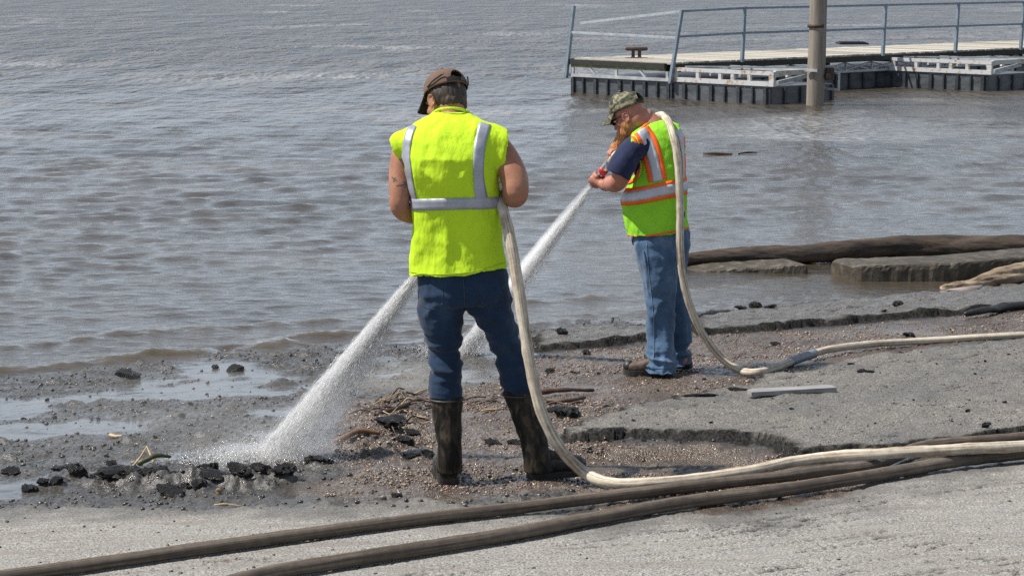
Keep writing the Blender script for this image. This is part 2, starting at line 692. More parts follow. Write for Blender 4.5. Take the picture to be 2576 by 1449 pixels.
def mat_ground():
    t = NT('ramp_ground')
    conc, plate, grav, wet, slick, crack = [t.attr(k) for k in ('m_conc', 'm_plate', 'm_grav', 'm_wet', 'm_slick', 'm_crack')]
    sp1 = t.noise(120, 3, 0.8)
    sp2 = t.noise(70, 4, 0.75)
    patch = t.noise(2.2, 5, 0.6)
    streak = t.noise((2.2, 13, 1), 6, 0.75, rot=(0, 0, rad(-26)))
    # concrete: pale worn slab with exposed aggregate
    c = t.ramp(sp1, [(0.36, (0.050, 0.047, 0.043)), (0.47, (0.185, 0.175, 0.16)), (0.60, (0.43, 0.41, 0.375))])
    c = t.mix(t.ramp(streak, [(0.46, 0.0), (0.62, 0.6)]), c, (0.17, 0.15, 0.125), 'MIX')
    c = t.mix(t.ramp(patch, [(0.5, 0.0), (0.75, 0.5)]), c, (0.25, 0.24, 0.222))
    # asphalt
    a = t.ramp(sp1, [(0.36, (0.040, 0.037, 0.033)), (0.52, (0.135, 0.125, 0.111)), (0.66, (0.42, 0.39, 0.34))])
    a = t.mix(t.ramp(patch, [(0.42, 0.0), (0.7, 0.5)]), a, (0.105, 0.097, 0.087))
    # gravel
    gcol = t.voro(120, out='Color')
    sep = t.n('SeparateColor')
    t.l(gcol, sep.inputs[0])
    g = t.ramp(sep.outputs[0], [(0.0, (0.055, 0.044, 0.036)), (0.35, (0.125, 0.090, 0.066)), (0.7, (0.20, 0.145, 0.105)), (1.0, (0.38, 0.32, 0.25))])
    g = t.mix(t.ramp(patch, [(0.38, 0.0), (0.60, 0.85)]), g, (0.100, 0.074, 0.054))
    # mud
    m = t.ramp(sp2, [(0.32, (0.022, 0.021, 0.020)), (0.52, (0.085, 0.080, 0.073)), (0.70, (0.23, 0.21, 0.185))])
    m = t.mix(t.ramp(patch, [(0.45, 0.0), (0.7, 0.6)]), m, (0.13, 0.12, 0.105))
    cc = t.mix(grav, m, g)
    cc = t.mix(plate, cc, a)
    cc = t.mix(conc, cc, c)
    cc = t.mix(t.math('MULTIPLY', wet, 0.30), cc, (0.0, 0.0, 0.0))
    cc = t.mix(t.math('MULTIPLY', t.attr('m_damp'), 0.55), cc, (0.03, 0.028, 0.025))
    cc = t.mix(crack, cc, t.ramp(sp2, [(0.4, (0.008, 0.008, 0.008)), (0.7, (0.05, 0.047, 0.044))]))
    # roughness
    rw = t.ramp(t.noise(14, 4), [(0.35, 0.16), (0.65, 0.45)])
    r = t.mix(wet, (0.9, 0.9, 0.9), rw)
    r = t.mix(slick, r, (0.20, 0.20, 0.20))
    r = t.mix(crack, r, (0.95, 0.95, 0.95))
    # relief
    peb = t.ramp(t.voro(120), [(0.0, 1.0), (0.7, 0.0)])
    hgt = t.mix(grav, sp2, peb)
    hgt = t.mix(t.math('MAXIMUM', conc, plate), hgt, sp1)
    hgt = t.mix(slick, hgt, t.math('MULTIPLY', t.noise(9, 2), 0.25))
    nm = t.bump(hgt, 0.75, 0.007)
    sq = t.mix(crack, (0.5, 0.5, 0.5), (0.1, 0.1, 0.1))
    return t.set(color=cc, rough=r, normal=nm, spec=sq)


tag(link('ground', gme, mat_ground()), kind='structure')

# ================================================================== WATER
wrows = []
d = 10.0
while d < 150:
    wrows.append(d)
    d += max(0.025, d * d / (2043 * CAMZ) * 0.95)
wrows = np.array(wrows + [170, 200, 250, 330, 450, 700, 1200, 2500, 6000, 15000])
wu = np.concatenate([[-300, -40, -10, -4, -2, -1.45], np.linspace(-1.2, 1.2, 500), [1.45, 2, 4, 10, 40, 300]])
whw = 0.262 * wrows + 0.2
WX = wu[None, :] * whw[:, None]
WY = np.repeat(wrows[:, None], len(wu), 1)
wx, wy = WX.ravel(), WY.ravel()
rowstep = np.repeat(np.gradient(wrows)[:, None], len(wu), 1).ravel()
dist = wy
toff = NX * wx + NY * wy - SHORE             # metres offshore
wz = np.zeros(len(wx))
wr = np.random.default_rng(5)
calm = sstep(0.0, 9.0, toff) * 0.75 + 0.25
gust = 0.75 + 0.5 * n2(wx * 0.35, wy, 0.12, 3, 3.3)
warps = [n2(wx, wy, 0.25 + 0.12 * q, 2, 5.1 * q + 1) for q in range(5)]
for k in range(64):
    lam = 0.11 * (1.15 / 0.11) ** wr.random()
    ang = rad(-80 + wr.normal() * 30)         # running towards the shore
    kx, ky = math.cos(ang), math.sin(ang)
    amp = 0.0056 * lam ** 0.8 * (1.0 if lam < 0.6 else 0.55)
    ph = wr.random() * 6.283
    fade = sstep(2.2, 4.5, lam / rowstep)
    s = np.sin(2 * math.pi / lam * (wx * kx + wy * ky) + ph + 1.8 * warps[k % 5])
    s = s + 0.35 * (s * s - 0.5)
    wz += amp * s * fade
wz *= calm * gust * 1.15
wz += 0.022 * sstep(20, 50, dist) * n2(wx * 0.45, wy, 0.55, 2, 8.8) * sstep(2, 5, 2.0 / rowstep)
# the little wave that runs up on the shore at the left
wob = 0.22 * n2(wx, wy, 0.7, 3, 2.2)
lip = np.exp(-((toff - 0.12 + wob) / 0.075) ** 2) * sstep(0.9, -0.3, wx) * 0.038
lip += np.exp(-((toff - 0.95 + wob * 1.3) / 0.16) ** 2) * 0.020
lip *= 0.65 + 0.9 * n2(wx, wy, 3.0, 4, 6.1)
wz += lip
wz += 0.006 * np.exp(-(toff / 0.5) ** 2) * n2(wx, wy, 9.0, 2, 1.0)
wme = grid_mesh('water', WX, WY, wz.reshape(WX.shape))
fw = 3.0 * n2(wx, wy * 0.5, 0.10, 3, 21.0)
foam = 0.8 * np.maximum(0, 1.2 * n2(wx * 0.16 + fw * 0.1, (wy + fw) * 0.30, 0.8, 4, 70.0) - 0.30) * sstep(22, 34, dist)
band = np.exp(-((wy + fw - 50 - 0.35 * wx) / 3.0) ** 2) * sstep(5, 1, wx) * 0.5 + np.exp(-((wy + fw * 1.5 - 68) / 3.0) ** 2) * sstep(-5, 2, wx) * 0.4 + np.exp(-((wy + 0.5 * fw - 37 + 0.1 * wx) / 1.2) ** 2) * 0.2 * sstep(2, -2, wx)
band *= np.clip(0.45 + 1.1 * n2(wx * 0.3, wy, 0.5, 4, 33.0), 0, 1)
add_attr(wme, 'm_foam', np.clip(foam + band, 0, 1))
add_attr(wme, 'm_lip', np.clip(lip / 0.03, 0, 1))
add_attr(wme, 'm_far', sstep(14, 60, dist))
add_attr(wme, 'm_calm', np.clip(calm, 0, 1))


def mat_water():
    t = NT('river_water')
    far, fo, lip_, cal = t.attr('m_far'), t.attr('m_foam'), t.attr('m_lip'), t.attr('m_calm')
    c = t.ramp(t.noise((0.3, 0.5, 1), 3), [(0.35, (0.042, 0.033, 0.022)), (0.65, (0.066, 0.053, 0.037))])
    c = t.mix(lip_, c, (0.085, 0.070, 0.046))
    fn = t.noise((5, 9, 5), 6, 0.75)
    fm = t.math('MULTIPLY', t.ramp(fn, [(0.42, 0.0), (0.60, 1.0)]), fo)
    c = t.mix(fm, c, (0.45, 0.455, 0.46))
    r = t.mix(far, (0.07, 0.07, 0.07), (0.30, 0.30, 0.30))
    r = t.mix(fm, r, (0.6, 0.6, 0.6))
    h1 = t.noise((4.2, 8.5, 4), 5, 0.62, rot=(0, 0, rad(-12)))
    h2 = t.noise((15, 26, 16), 4, 0.65)
    h3 = t.noise((0.9, 2.2, 1), 4, 0.6, rot=(0, 0, rad(-10)))
    b = t.bump(h1, 0.6, 0.034)
    b2 = t.n('Bump')
    t.l(h2, b2.inputs['Height'])
    t.l(b, b2.inputs['Normal'])
    t.l(t.math('MULTIPLY', cal, 0.75), b2.inputs['Strength'])
    b2.inputs['Distance'].default_value = 0.010
    b3 = t.n('Bump')
    t.l(h3, b3.inputs['Height'])
    t.l(b2.outputs[0], b3.inputs['Normal'])
    t.l(t.math('MULTIPLY', far, 0.8), b3.inputs['Strength'])
    b3.inputs['Distance'].default_value = 0.26
    h4 = t.noise((0.55, 0.17, 1), 4, 0.65, rot=(0, 0, rad(-8)))
    b4 = t.n('Bump')
    t.l(h4, b4.inputs['Height'])
    t.l(b3.outputs[0], b4.inputs['Normal'])
    t.l(far, b4.inputs['Strength'])
    b4.inputs['Distance'].default_value = 1.8
    return t.set(color=c, rough=r, ior=1.5, normal=b4.outputs[0])


tag(link('water', wme, mat_water()), kind='structure')

# ================================================================== FLOATING DOCK
M_alu = simple('galvanised_white_steel', (0.44, 0.45, 0.45), (0.28, 0.29, 0.29), 6, 0.5, 0.1)


def mat_rusty_white():
    t = NT('white_steel_with_rust')
    c = t.ramp(t.noise(9, 5, 0.65), [(0.52, (0.50, 0.50, 0.49)), (0.60, (0.40, 0.30, 0.20)), (0.72, (0.24, 0.11, 0.05))])
    return t.set(color=c, rough=0.55)


M_rw = mat_rusty_white()
M_rail = simple('blue_grey_rail_steel', (0.22, 0.27, 0.31), (0.15, 0.19, 0.22), 8, 0.4, 0.1, metal=0.3)
M_railg = simple('bare_grey_rail_steel', (0.50, 0.52, 0.54), (0.36, 0.38, 0.40), 8, 0.4, 0.1, metal=0.3)
M_float = simple('black_float_plastic', (0.045, 0.05, 0.055), (0.022, 0.025, 0.028), (3, 3, 10), 0.42, 0.15)
M_floatp = simple('scuffed_grey_float_plastic', (0.10, 0.108, 0.115), (0.045, 0.05, 0.055), (3, 3, 8), 0.4, 0.15)
M_deck = simple('weathered_deck_board', (0.54, 0.50, 0.42), (0.38, 0.35, 0.29), (9, 9, 9), 0.85, 0.3)
_dn = M_deck.node_tree
_oi = _dn.nodes.new('ShaderNodeObjectInfo')
_hs = _dn.nodes.new('ShaderNodeHueSaturation')
_mr = _dn.nodes.new('ShaderNodeMapRange')
_mr.inputs['To Min'].default_value = 0.45
_mr.inputs['To Max'].default_value = 1.15
_dn.links.new(_oi.outputs['Random'], _mr.inputs['Value'])
_dn.links.new(_mr.outputs[0], _hs.inputs['Value'])
_bs = _dn.nodes['Principled BSDF'].inputs['Base Color']
_dn.links.new(_bs.links[0].from_socket, _hs.inputs['Color'])
_dn.links.new(_hs.outputs[0], _bs)
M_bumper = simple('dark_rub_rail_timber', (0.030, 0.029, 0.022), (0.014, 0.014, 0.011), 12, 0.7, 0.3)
M_algae = simple('green_stained_beam', (0.26, 0.26, 0.14), (0.14, 0.15, 0.08), 8, 0.8, 0.2)
M_rust = simple('rusty_iron', (0.085, 0.045, 0.032), (0.035, 0.022, 0.02), 14, 0.75, 0.4)
M_black = simple('black_rubber', (0.018, 0.018, 0.019), (0.010, 0.010, 0.011), 14, 0.6, 0.2)

DZ = 0.70
DC = W(1690, 158, DZ)                        # near corner of the deck's end
ANG_U, ANG_V = rad(38), rad(137)
DU = Vector((math.cos(ANG_U), math.sin(ANG_U), 0))
DV = Vector((math.cos(ANG_V), math.sin(ANG_V), 0))
UP = Vector((0, 0, 1))
DCG = Vector((DC.x, DC.y, 0))


def dk(a, b, z):
    return DU * a + DV * b + UP * z


dock = empty('floating_dock', DCG, 'floating dock with pale plank deck, grey railing and black floats at upper right', 'dock')
DW, DL = 2.62, 17.0
# deck boards, one by one
pw = 0.145
board = MB().box(Vector((0, 0, 0)), DU * (pw - 0.012), DV * DW, UP * 0.04)
bme = mesh_from('deck_board', board.v, board.f, False)
bme.materials.append(M_deck)
nb = int(DL / pw)
for i in range(nb):
    o = link('deck_board', bme, None, dock)
    o.location = dk(i * pw, random.uniform(-.012, .012), DZ - 0.04 + random.uniform(-.004, .004))
# end: rub rail, stained beam, frame with struts
MB().box(dk(-0.07, 0.12, DZ - 0.125), DU * 0.07, DV * (DW - 0.12), UP * 0.10).build('rub_rail', M_bumper, dock)
MB().box(dk(-0.045, 0.15, DZ - 0.18), DU * 0.05, DV * (DW - 0.2), UP * 0.055).build('stained_beam', M_algae, dock)
MB().box(dk(-0.05, 0.0, 0.33), DU * 0.05, DV * DW, UP * 0.06).build('lower_chord', M_alu, dock)
for k, b in enumerate((0.05, 0.7, 1.35, 2.0, 2.5)):
    m = MB()
    if k in (1, 3):
        m.beam(dk(-0.02, b - 0.06, 0.39), dk(-0.02, b + 0.08, DZ - 0.18), 0.04, 0.04)
    else:
        m.box(dk(-0.04, b, 0.39), DU * 0.03, DV * 0.06, UP * (DZ - 0.18 - 0.39))
    m.build('end_strut', M_alu, dock)
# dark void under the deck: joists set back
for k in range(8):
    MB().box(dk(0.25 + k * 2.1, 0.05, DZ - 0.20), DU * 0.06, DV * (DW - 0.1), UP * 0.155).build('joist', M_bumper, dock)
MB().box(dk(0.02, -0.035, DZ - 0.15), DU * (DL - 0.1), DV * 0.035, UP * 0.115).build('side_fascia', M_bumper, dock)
# long side truss (in the shade)
m1 = MB().box(dk(1.7, 0.02, 0.33), DU * (DL - 2), DV * 0.05, UP * 0.05)
m1.build('side_chord', M_alu, dock)
for k in range(18):
    a0 = 1.8 + k * 0.8
    m = MB()
    m.beam(dk(a0, 0.05, 0.38), dk(a0 + 0.75, 0.05, DZ - 0.17), 0.03, 0.03)
    m.beam(dk(a0 + 0.75, 0.085, 0.38), dk(a0, 0.085, DZ - 0.17), 0.03, 0.03)
    m.build('truss_brace', M_alu, dock)
    MB().box(dk(a0 + 0.77, 0.03, 0.38), DU * 0.03, DV * 0.04, UP * (DZ - 0.17 - 0.38)).build('truss_post', M_alu, dock)


def float_box(a0, a1, b0, b1, ribs_end, ribs_side):
    """black float from (a0,b0) to (a1,b1) with upright ribs on its end and near side"""
    body = MB().box(dk(a0, b0, -0.35), DU * (a1 - a0), DV * (b1 - b0), UP * 0.675).build('float', M_floatp, dock)
    if ribs_end:
        n = int((b1 - b0) / 0.30)
        st = (b1 - b0) / n
        for i in range(n + 1):
            w = 0.07 if i % 2 == 0 else 0.035
            bb = min(max(b0 + i * st - w / 2, b0 + .003), b1 - w - .003)
            MB().box(dk(a0 - 0.045, bb, -0.3), DU * 0.044, DV * w, UP * 0.60).build('float_rib', M_float, body)
    if ribs_side:
        n = int((a1 - a0) / 0.42)
        st = (a1 - a0) / n
        for i in range(n + 1):
            w = 0.06
            aa = min(max(a0 + i * st - w / 2, a0 + .003), a1 - w - .003)
            MB().box(dk(aa, b0 - 0.045, -0.3), DU * w, DV * 0.044, UP * 0.60).build('float_rib', M_float, body)


OW = 2.45                       # the outriggers stand this far out from the deck
float_box(0.0, 1.75, 0.012, DW - 0.05, True, False)
float_box(0.0, 1.75, -OW + 0.15, -0.012, True, True)
float_box(1.8, DL, 0.12, DW - 0.05, False, True)


def outrigger(a0):
    """open white frame carrying the pile guide"""
    rt = MB().box(dk(a0 - 0.03, -OW, DZ - 0.16), DU * 0.06, DV * OW, UP * 0.07).build('outrigger_top_bar', M_rw, dock)
    MB().box(dk(a0 - 0.03, -OW, 0.335), DU * 0.06, DV * OW, UP * 0.085).build('outrigger_lower_bar', M_rw, dock)
    for k, b in enumerate((-OW, -OW * 0.78, -OW * 0.62, -OW * 0.5, -OW * 0.28, -0.13)):
        MB().box(dk(a0 - 0.025, b, 0.42), DU * 0.05, DV * (0.11 if k == 0 else 0.07), UP * (DZ - 0.16 - 0.42)).build('outrigger_post', M_rw, dock)
    # far side and the bar towards the pile
    MB().box(dk(a0 + 1.5, -OW, DZ - 0.17), DU * 0.06, DV * OW, UP * 0.07).build('outrigger_back_bar', M_alu, dock)
    MB().box(dk(a0 + 0.035, -OW, DZ - 0.16), DU * 1.6, DV * 0.07, UP * 0.09).build('pile_guide_bar', M_rw, dock)
    m = MB()
    m.beam(dk(a0 + 0.15, -OW + .06, 0.40), dk(a0 + 1.0, -OW + 0.06, DZ - 0.19), 0.05, 0.07)
    m.build('guide_brace', M_alu, dock)
    m = MB()
    m.beam(dk(a0 + 0.5, -OW + .16, DZ - 0.19), dk(a0 + 0.9, -OW + 0.16, 0.40), 0.05, 0.05)
    m.build('guide_brace', M_alu, dock)
    for i in range(3):
        MB().beam(dk(a0 + 0.1, -OW + 0.2 + 0.7 * i, DZ - 0.20), dk(a0 + 1.5, -OW + 0.9 + 0.5 * i, DZ - 0.20), 0.04, 0.05).build('outrigger_cross_brace', M_alu, dock)
    MB().beam(dk(a0 + 0.03, -0.3, DZ - 0.07), dk(a0 + 1.5, -OW + 0.2, DZ - 0.07), 0.035, 0.03).build('tie_bar', M_alu, dock)


outrigger(0.0)
A2 = 6.3
float_box(A2, A2 + 1.75, -OW + 0.15, 0.25, True, True)
outrigger(A2)


# railing
def post(a, b, z0, lean, tall=1.05):
    p, q = dk(a, b, z0), dk(a, b, DZ + tall) + Vector(lean)
    MB().beam(p, q, 0.062, 0.062, DU).build('rail_post', M_rail, dock)
    return q


lx = Vector((1, 0, 0))
q0 = post(-0.09, DW + 0.03, 0.30, lx * 0.15)
q1 = post(-0.09, -0.05, 0.30, lx * 0.21, 1.02)
along = [(1.85, 0.03), (6.0, 0.03), (8.35, 0.03), (10.6, 0.03), (13.5, 0.03)]
qs = [q1] + [post(a, -0.045, DZ - 0.05, lx * l, 1.05) for a, l in along]
for z, nm in ((-0.03, 'top_rail'), (-0.52, 'middle_rail')):
    for i in range(len(qs) - 1):
        p, q = qs[i] + UP * z, qs[i + 1] + UP * z
        if i == 0 and z < -0.1:
            p = p - lx * 0.08
        MB().beam(p, q, 0.035, 0.045).build(nm, M_rail, dock)
MB().beam(q0 + UP * -0.53 - lx * 0.06, q1 + UP * -0.54 - lx * 0.08, 0.04, 0.045).build('middle_rail', M_railg, dock)
o = MB().beam(q0 + (q1 - q0) * 0.07 + UP * -0.34, q1 + UP * -0.03, 0.04, 0.05).build('loose_top_rail', M_railg, dock)
o['label'] = 'top rail sagging loose from its end post'
# cleat
cl = DCG + dk(0.9, DW - 0.85, DZ)
t_ = empty('mooring_cleat', cl, 'rusty dark mooring cleat with a crossbar on the dock corner', 'cleat')
m = MB().tube([lx * -0.19 + UP * 0.185, lx * 0.19 + UP * 0.185], 0.042, 12)
m.build('crossbar', M_rust, t_, True)
for s in (-0.065, 0.065):
    m = MB()
    m.add(*loft_geo([(lx * s + UP * 0.0, lx * 0.055, Vector((0, 0.05, 0))), (lx * s + UP * 0.03, lx * 0.035, Vector((0, 0.035, 0))), (lx * s + UP * 0.18, lx * 0.035, Vector((0, 0.035, 0)))], 12))
    m.build('stem', M_rust, t_, False)
MB().add(*loft_geo([(UP * 0.001, lx * 0.24, Vector((0, .1, 0))), (UP * 0.012, lx * 0.23, Vector((0, .09, 0)))], 20)).build('base_plate', M_rust, t_)
# dark mat lying on the deck
pm = W(2143, 112, DZ)
m = MB().box(Vector((-0.34, -0.32, 0)), Vector((0.68, 0, 0)), Vector((0.0, 0.64, 0)), UP * 0.035)
m.box(Vector((-0.3, -0.28, 0.035)), Vector((0.60, 0, 0)), Vector((0, 0.56, 0)), UP * 0.012)
for i in range(5):
    m.box(Vector((-0.28, -0.25 + i * 0.11, 0.047)), Vector((0.56, 0, 0)), Vector((0, 0.05, 0)), UP * 0.008)
o = m.build('deck_hatch', M_black)
o.location = (pm.x, pm.y, DZ + 0.004)
tag(o, 'flat dark hatch cover lying on the pale dock deck', 'hatch')

# pile
M_pile = simple('weathered_timber_pile', (0.25, 0.215, 0.175), (0.16, 0.135, 0.11), (14, 14, 1.2), 0.85, 0.5)
pp = W(2050, 266)
pile = empty('mooring_pile', Vector((pp.x, pp.y, 0)), 'tall brown round timber pile standing in front of the dock', 'pile')
m = MB()
zs = np.linspace(-2, 3.6, 15)
m.add(*loft_geo([(Vector((0.02 * math.sin(z), 0, z)), Vector((0.163 + 0.006 * math.sin(3 * z), 0, 0)), Vector((0, 0.163, 0))) for z in zs], 28))
m.build('shaft', M_pile, pile, True)
m = MB()
m.add(*loft_geo([(UP * z, lx * 0.174, Vector((0, 0.174, 0))) for z in (1.44, 1.5)], 28))
m.build('band', M_rust, pile, True)
br = MB()
br.box(Vector((0.19, -0.12, 0.48)), lx * 0.14, Vector((0, 0.3, 0)), UP * 0.22)
br.box(Vector((0.17, -0.16, 0.50)), lx * 0.10, Vector((0, 0.1, 0)), UP * 0.10)
o = br.build('guide_roller', M_rust, dock, org=DCG - Vector((pp.x, pp.y, 0)))
br = MB()
br.beam(Vector((0.18, 0.12, 0.60)), Vector((0.42, -0.1, 0.60)), 0.04, 0.04)
br.beam(Vector((0.42, -0.1, 0.62)), Vector((0.42, -0.1, 0.28)), 0.04, 0.04)
br.beam(Vector((0.42, -0.1, 0.30)), Vector((0.1, 0.25, 0.30)), 0.04, 0.04)
MB().beam(Vector((-0.22, -0.1, 0.66)), Vector((0.0, -0.22, 0.66)), 0.04, 0.05).build('guide_strap', M_alu, dock, org=DCG - Vector((pp.x, pp.y, 0)))
br.build('guide_frame', M_alu, dock, org=DCG - Vector((pp.x, pp.y, 0)))

# ================================================================== CONCRETE KERB, LOGS
M_kerb = NT('wet_river_concrete')
kz = M_kerb.noise(10, 6, 0.65)
kc = M_kerb.ramp(kz, [(0.3, (0.024, 0.019, 0.012)), (0.5, (0.055, 0.044, 0.029)), (0.7, (0.12, 0.10, 0.072))])
M_kerb = M_kerb.set(color=kc, rough=0.6, normal=M_kerb.bump(M_kerb.noise(60, 4), 0.5, 0.006))


def rough_block(name, pts_front, back, z0, z1s, mat, label, cat, seed):
    """long kerb: front line of (x, y), depth vector, top heights; ends worn round"""
    n = 60
    fx = np.array([p[0] for p in pts_front])
    fy = np.array([p[1] for p in pts_front])
    s = np.linspace(0, 1, len(fx))
    q = np.linspace(0, 1, n)
    X, Y, T = np.interp(q, s, fx), np.interp(q, s, fy), np.interp(q, s, z1s)
    rows = []
    for i in range(n):
        e = min(1, math.sqrt(min(q[i], 1 - q[i]) / 0.035 + 0.05))
        base = Vector((X[i], Y[i], 0))
        t = T[i]
        prof = [(0.00, z0), (0.0, t - 0.05), (0.006, t - 0.02), (0.02, t - 0.005), (0.05, t), (0.5, t + 0.004), (0.95, t), (1, t - 0.03), (1, z0)]
        rows.append([base + back * (0.5 + (b - 0.5) * (0.75 + 0.25 * e)) + UP * (z if z < t - 0.1 else z - 0.03 * (1 - e)) for b, z in prof])
    m = len(rows[0])
    v = [p for r in rows for p in r]
    f = [(i * m + k, i * m + k + 1, (i + 1) * m + k + 1, (i + 1) * m + k) for i in range(n - 1) for k in range(m - 1)]
    f += [tuple(range(m))[::-1], tuple((n - 1) * m + k for k in range(m))]
    co = np.array(v)
    d = n2(co[:, 0] + co[:, 2], co[:, 1] + co[:, 2], 7.0, 4, seed) * 0.012
    v = [Vector(p) + Vector((0, -x, x * 0.6)) for p, x in zip(co, d)]
    org = Vector((X[n // 2], Y[n // 2], 0))
    me = mesh_from(name, [p - org for p in v], f, False)
    o = link(name, me, mat)
    o.location = org
    return tag(o, label, cat)


w1, w2_, w3 = W(2150, 708), W(2420, 714), W(2760, 690)
rough_block('concrete_kerb', [(w1.x, w1.y), (w2_.x, w2_.y + 0.1), (w3.x, w3.y)], Vector((-0.16, 0.42, 0)), -0.3, [0.135, 0.165, 0.215], M_kerb,
            'low brown concrete kerb rising from the shallows in front of the dark log', 'kerb', 4.0)
w1, w2_ = W(1745, 684), W(2038, 690)
rough_block('sunken_kerb', [(w1.x, w1.y), (w2_.x, w2_.y)], Vector((-0.16, 0.4, 0)), -0.3, [0.0, 0.085], M_kerb,
            'wet kerb end sloping under the water beside the gap', 'kerb', 9.0)


def bark_log(name, pts, radii, mat, label, cat, seed, n=40, spl=14, amp=0.18, flat=1.0, ridge=1.0):
    v, f = tube_geo(pts, radii, n, True, spl)
    co = np.array([tuple(p) for p in v])
    cen = np.array([tuple(p) for p in pts])
    org = Vector(cen[len(cen) // 2])
    axis = Vector(cen[-1] - cen[0]).normalized()
    t = co @ np.array(axis)
    side = Vector((axis.y, -axis.x, 0)).normalized()
    u = co @ np.array(side)
    w = co[:, 2]
    nz = fbm(np.stack([t * 1.6, u * 9, w * 9 + seed], 1), 4, 0.6)
    rg = np.abs(noise3(np.stack([t * 2.2, u * 22, w * 22 + seed + 5], 1))) * ridge
    me = mesh_from(name, [Vector(c) - org for c in co], f)
    rr = float(np.mean(radii))
    cc, nn = get_co(me), get_no(me)
    set_co(me, cc + nn * ((nz * amp - rg * amp * 0.6) * rr)[:, None])
    o = link(name, me, mat)
    o.location = org
    return tag(o, label, cat)


def mat_bark(name, dark, light, rough=0.75):
    t = NT(name)
    z = t.noise((3, 14, 14), 6, 0.7)
    c = t.ramp(z, [(0.35, dark), (0.52, tuple((a + b) / 2 for a, b in zip(dark, light))), (0.68, light)])
    return t.set(color=c, rough=rough, normal=t.bump(t.noise((8, 50, 50), 5, 0.7), 0.7, 0.012))


M_bark = mat_bark('dark_wet_bark', (0.010, 0.008, 0.006), (0.085, 0.055, 0.034))
M_drift = mat_bark('bleached_driftwood', (0.10, 0.065, 0.038), (0.40, 0.31, 0.21), 0.8)
pl = [W(1690, 672, 0.0), W(1850, 664, 0.0), W(2060, 655, 0.02), W(2300, 640, 0.04), W(2560, 626, 0.1), W(2800, 616, 0.1)]
zz = [0.06, 0.07, 0.085, 0.11, 0.12, 0.13]
bark_log('fallen_log', [Vector((p.x, p.y, z)) for p, z in zip(pl, zz)], [0.06, 0.08, 0.095, 0.11, 0.10, 0.095], M_bark,
         'long dark wet log lying in the water behind the concrete kerb', 'log', 3.0, amp=0.2)
g1, g2, g3, g4 = G(2375, 722, 0.06), G(2440, 715, 0.06), G(2530, 694, 0.10), G(2680, 672, 0.12)
bark_log('driftwood_log', [g1, g2, g3, g4], [0.032, 0.055, 0.085, 0.10], M_drift,
         'pale split driftwood log on the shore in front of the kerb', 'driftwood', 8.0, amp=0.35)
# split face at its end
o = MB().add(*loft_geo([(G(2372, 733, 0.035), Vector((0.03, 0, 0)), Vector((0, 0.02, 0.006))), (G(2420, 731, 0.03), Vector((0.02, 0.05, 0.0)), Vector((0, 0, 0.028))),
                        (G(2470, 727, 0.03), Vector((0.02, 0.06, 0)), Vector((0, 0, 0.034)))], 16)).build('split_log_end', simple('pale_split_wood', (0.34, 0.27, 0.24), None, (4, 20, 20), 0.6), None, True)
tag(o, 'pinkish split slab of wood at the tip of the driftwood log', 'driftwood')
gl = [G(2430, 790, 0.03), G(2480, 782, 0.035), G(2540, 772, 0.03), G(2640, 764, 0.03)]
bark_log('blackened_branch', gl, [0.02, 0.03, 0.026, 0.03], simple('charred_wood', (0.02, 0.018, 0.016), None, 20, 0.5, 0.4), 'black wet branch on the asphalt strip below the driftwood at right edge', 'branch', 2.0, n=16, amp=0.5)
for k, (xa, ya, xb, yb, lb) in enumerate([(1770, 388, 1840, 389, 'longer thin dark stick floating right of the bearded man'), (1858, 388, 1905, 385, 'shorter dark stick floating right of the longer floating stick')]):
    a_, b_ = W(xa, ya), W(xb, yb)
    bark_log('floating_stick', [a_ + UP * 0.005, (a_ + b_) / 2 + UP * 0.012, b_ + UP * 0.004], [0.010, 0.016, 0.010], M_bark, lb, 'stick', 1.0 + k, n=10, spl=6, amp=0.4)

# ================================================================== HOSES
HR = 0.0255


def mat_hose(name, light, dirt, lo, hi):
    t = NT(name)
    cm = t.n('CombineXYZ')
    t.l(t.math('MULTIPLY', t.attr('along'), 1.6), cm.inputs[0])
    t.l(t.math('MULTIPLY', t.attr('around'), 7.0), cm.inputs[1])
    st = t.n('TexNoise')
    t.l(cm.outputs[0], st.inputs['Vector'])
    st.inputs['Scale'].default_value = 1.0
    st.inputs['Detail'].default_value = 6.0
    st.inputs['Roughness'].default_value = 0.7
    z = st.outputs[0]
    z2 = t.noise((22, 22, 22), 5, 0.7)
    f = t.ramp(t.math('ADD', t.math('MULTIPLY', z, 0.75), t.math('MULTIPLY', z2, 0.25)), [(lo, 1.0), (hi, 0.0)])
    c = t.mix(f, light, dirt)
    return t.set(color=c, rough=0.75, normal=t.bump(t.noise(240, 2), 0.25, 0.002))


M_hoseA = mat_hose('pale_canvas_hose', (0.60, 0.54, 0.43), (0.22, 0.155, 0.10), 0.40, 0.58)
M_hoseB = mat_hose('soiled_canvas_hose', (0.19, 0.155, 0.115), (0.055, 0.040, 0.029), 0.44, 0.66)


def hose_on_ground(pts, r):
    return [Vector((p.x, p.y, p.z)) for p in (G(x, y, r + 0.004) for x, y in pts)]


def hose_mesh(name, pts, r, mat, parent=None, spl=10, org=None, nn=18, wr=1.0):
    v, f = tube_geo(pts, r, nn, True, spl)
    org = org or Vector(pts[0])
    me = mesh_from(name, [p - org for p in v], f)
    nr_ = len(v) // nn
    add_attr(me, 'along', np.repeat(np.arange(nr_) * 0.04, nn))
    add_attr(me, 'around', np.tile(np.abs(np.linspace(-1, 1, nn)), nr_))
    displace(me, lambda c: (0.0022 * fbm(c * 14, 3) - 0.0014 * np.abs(noise3(c * np.array([30, 30, 30])))) * wr)
    return link(name, me, mat, parent)


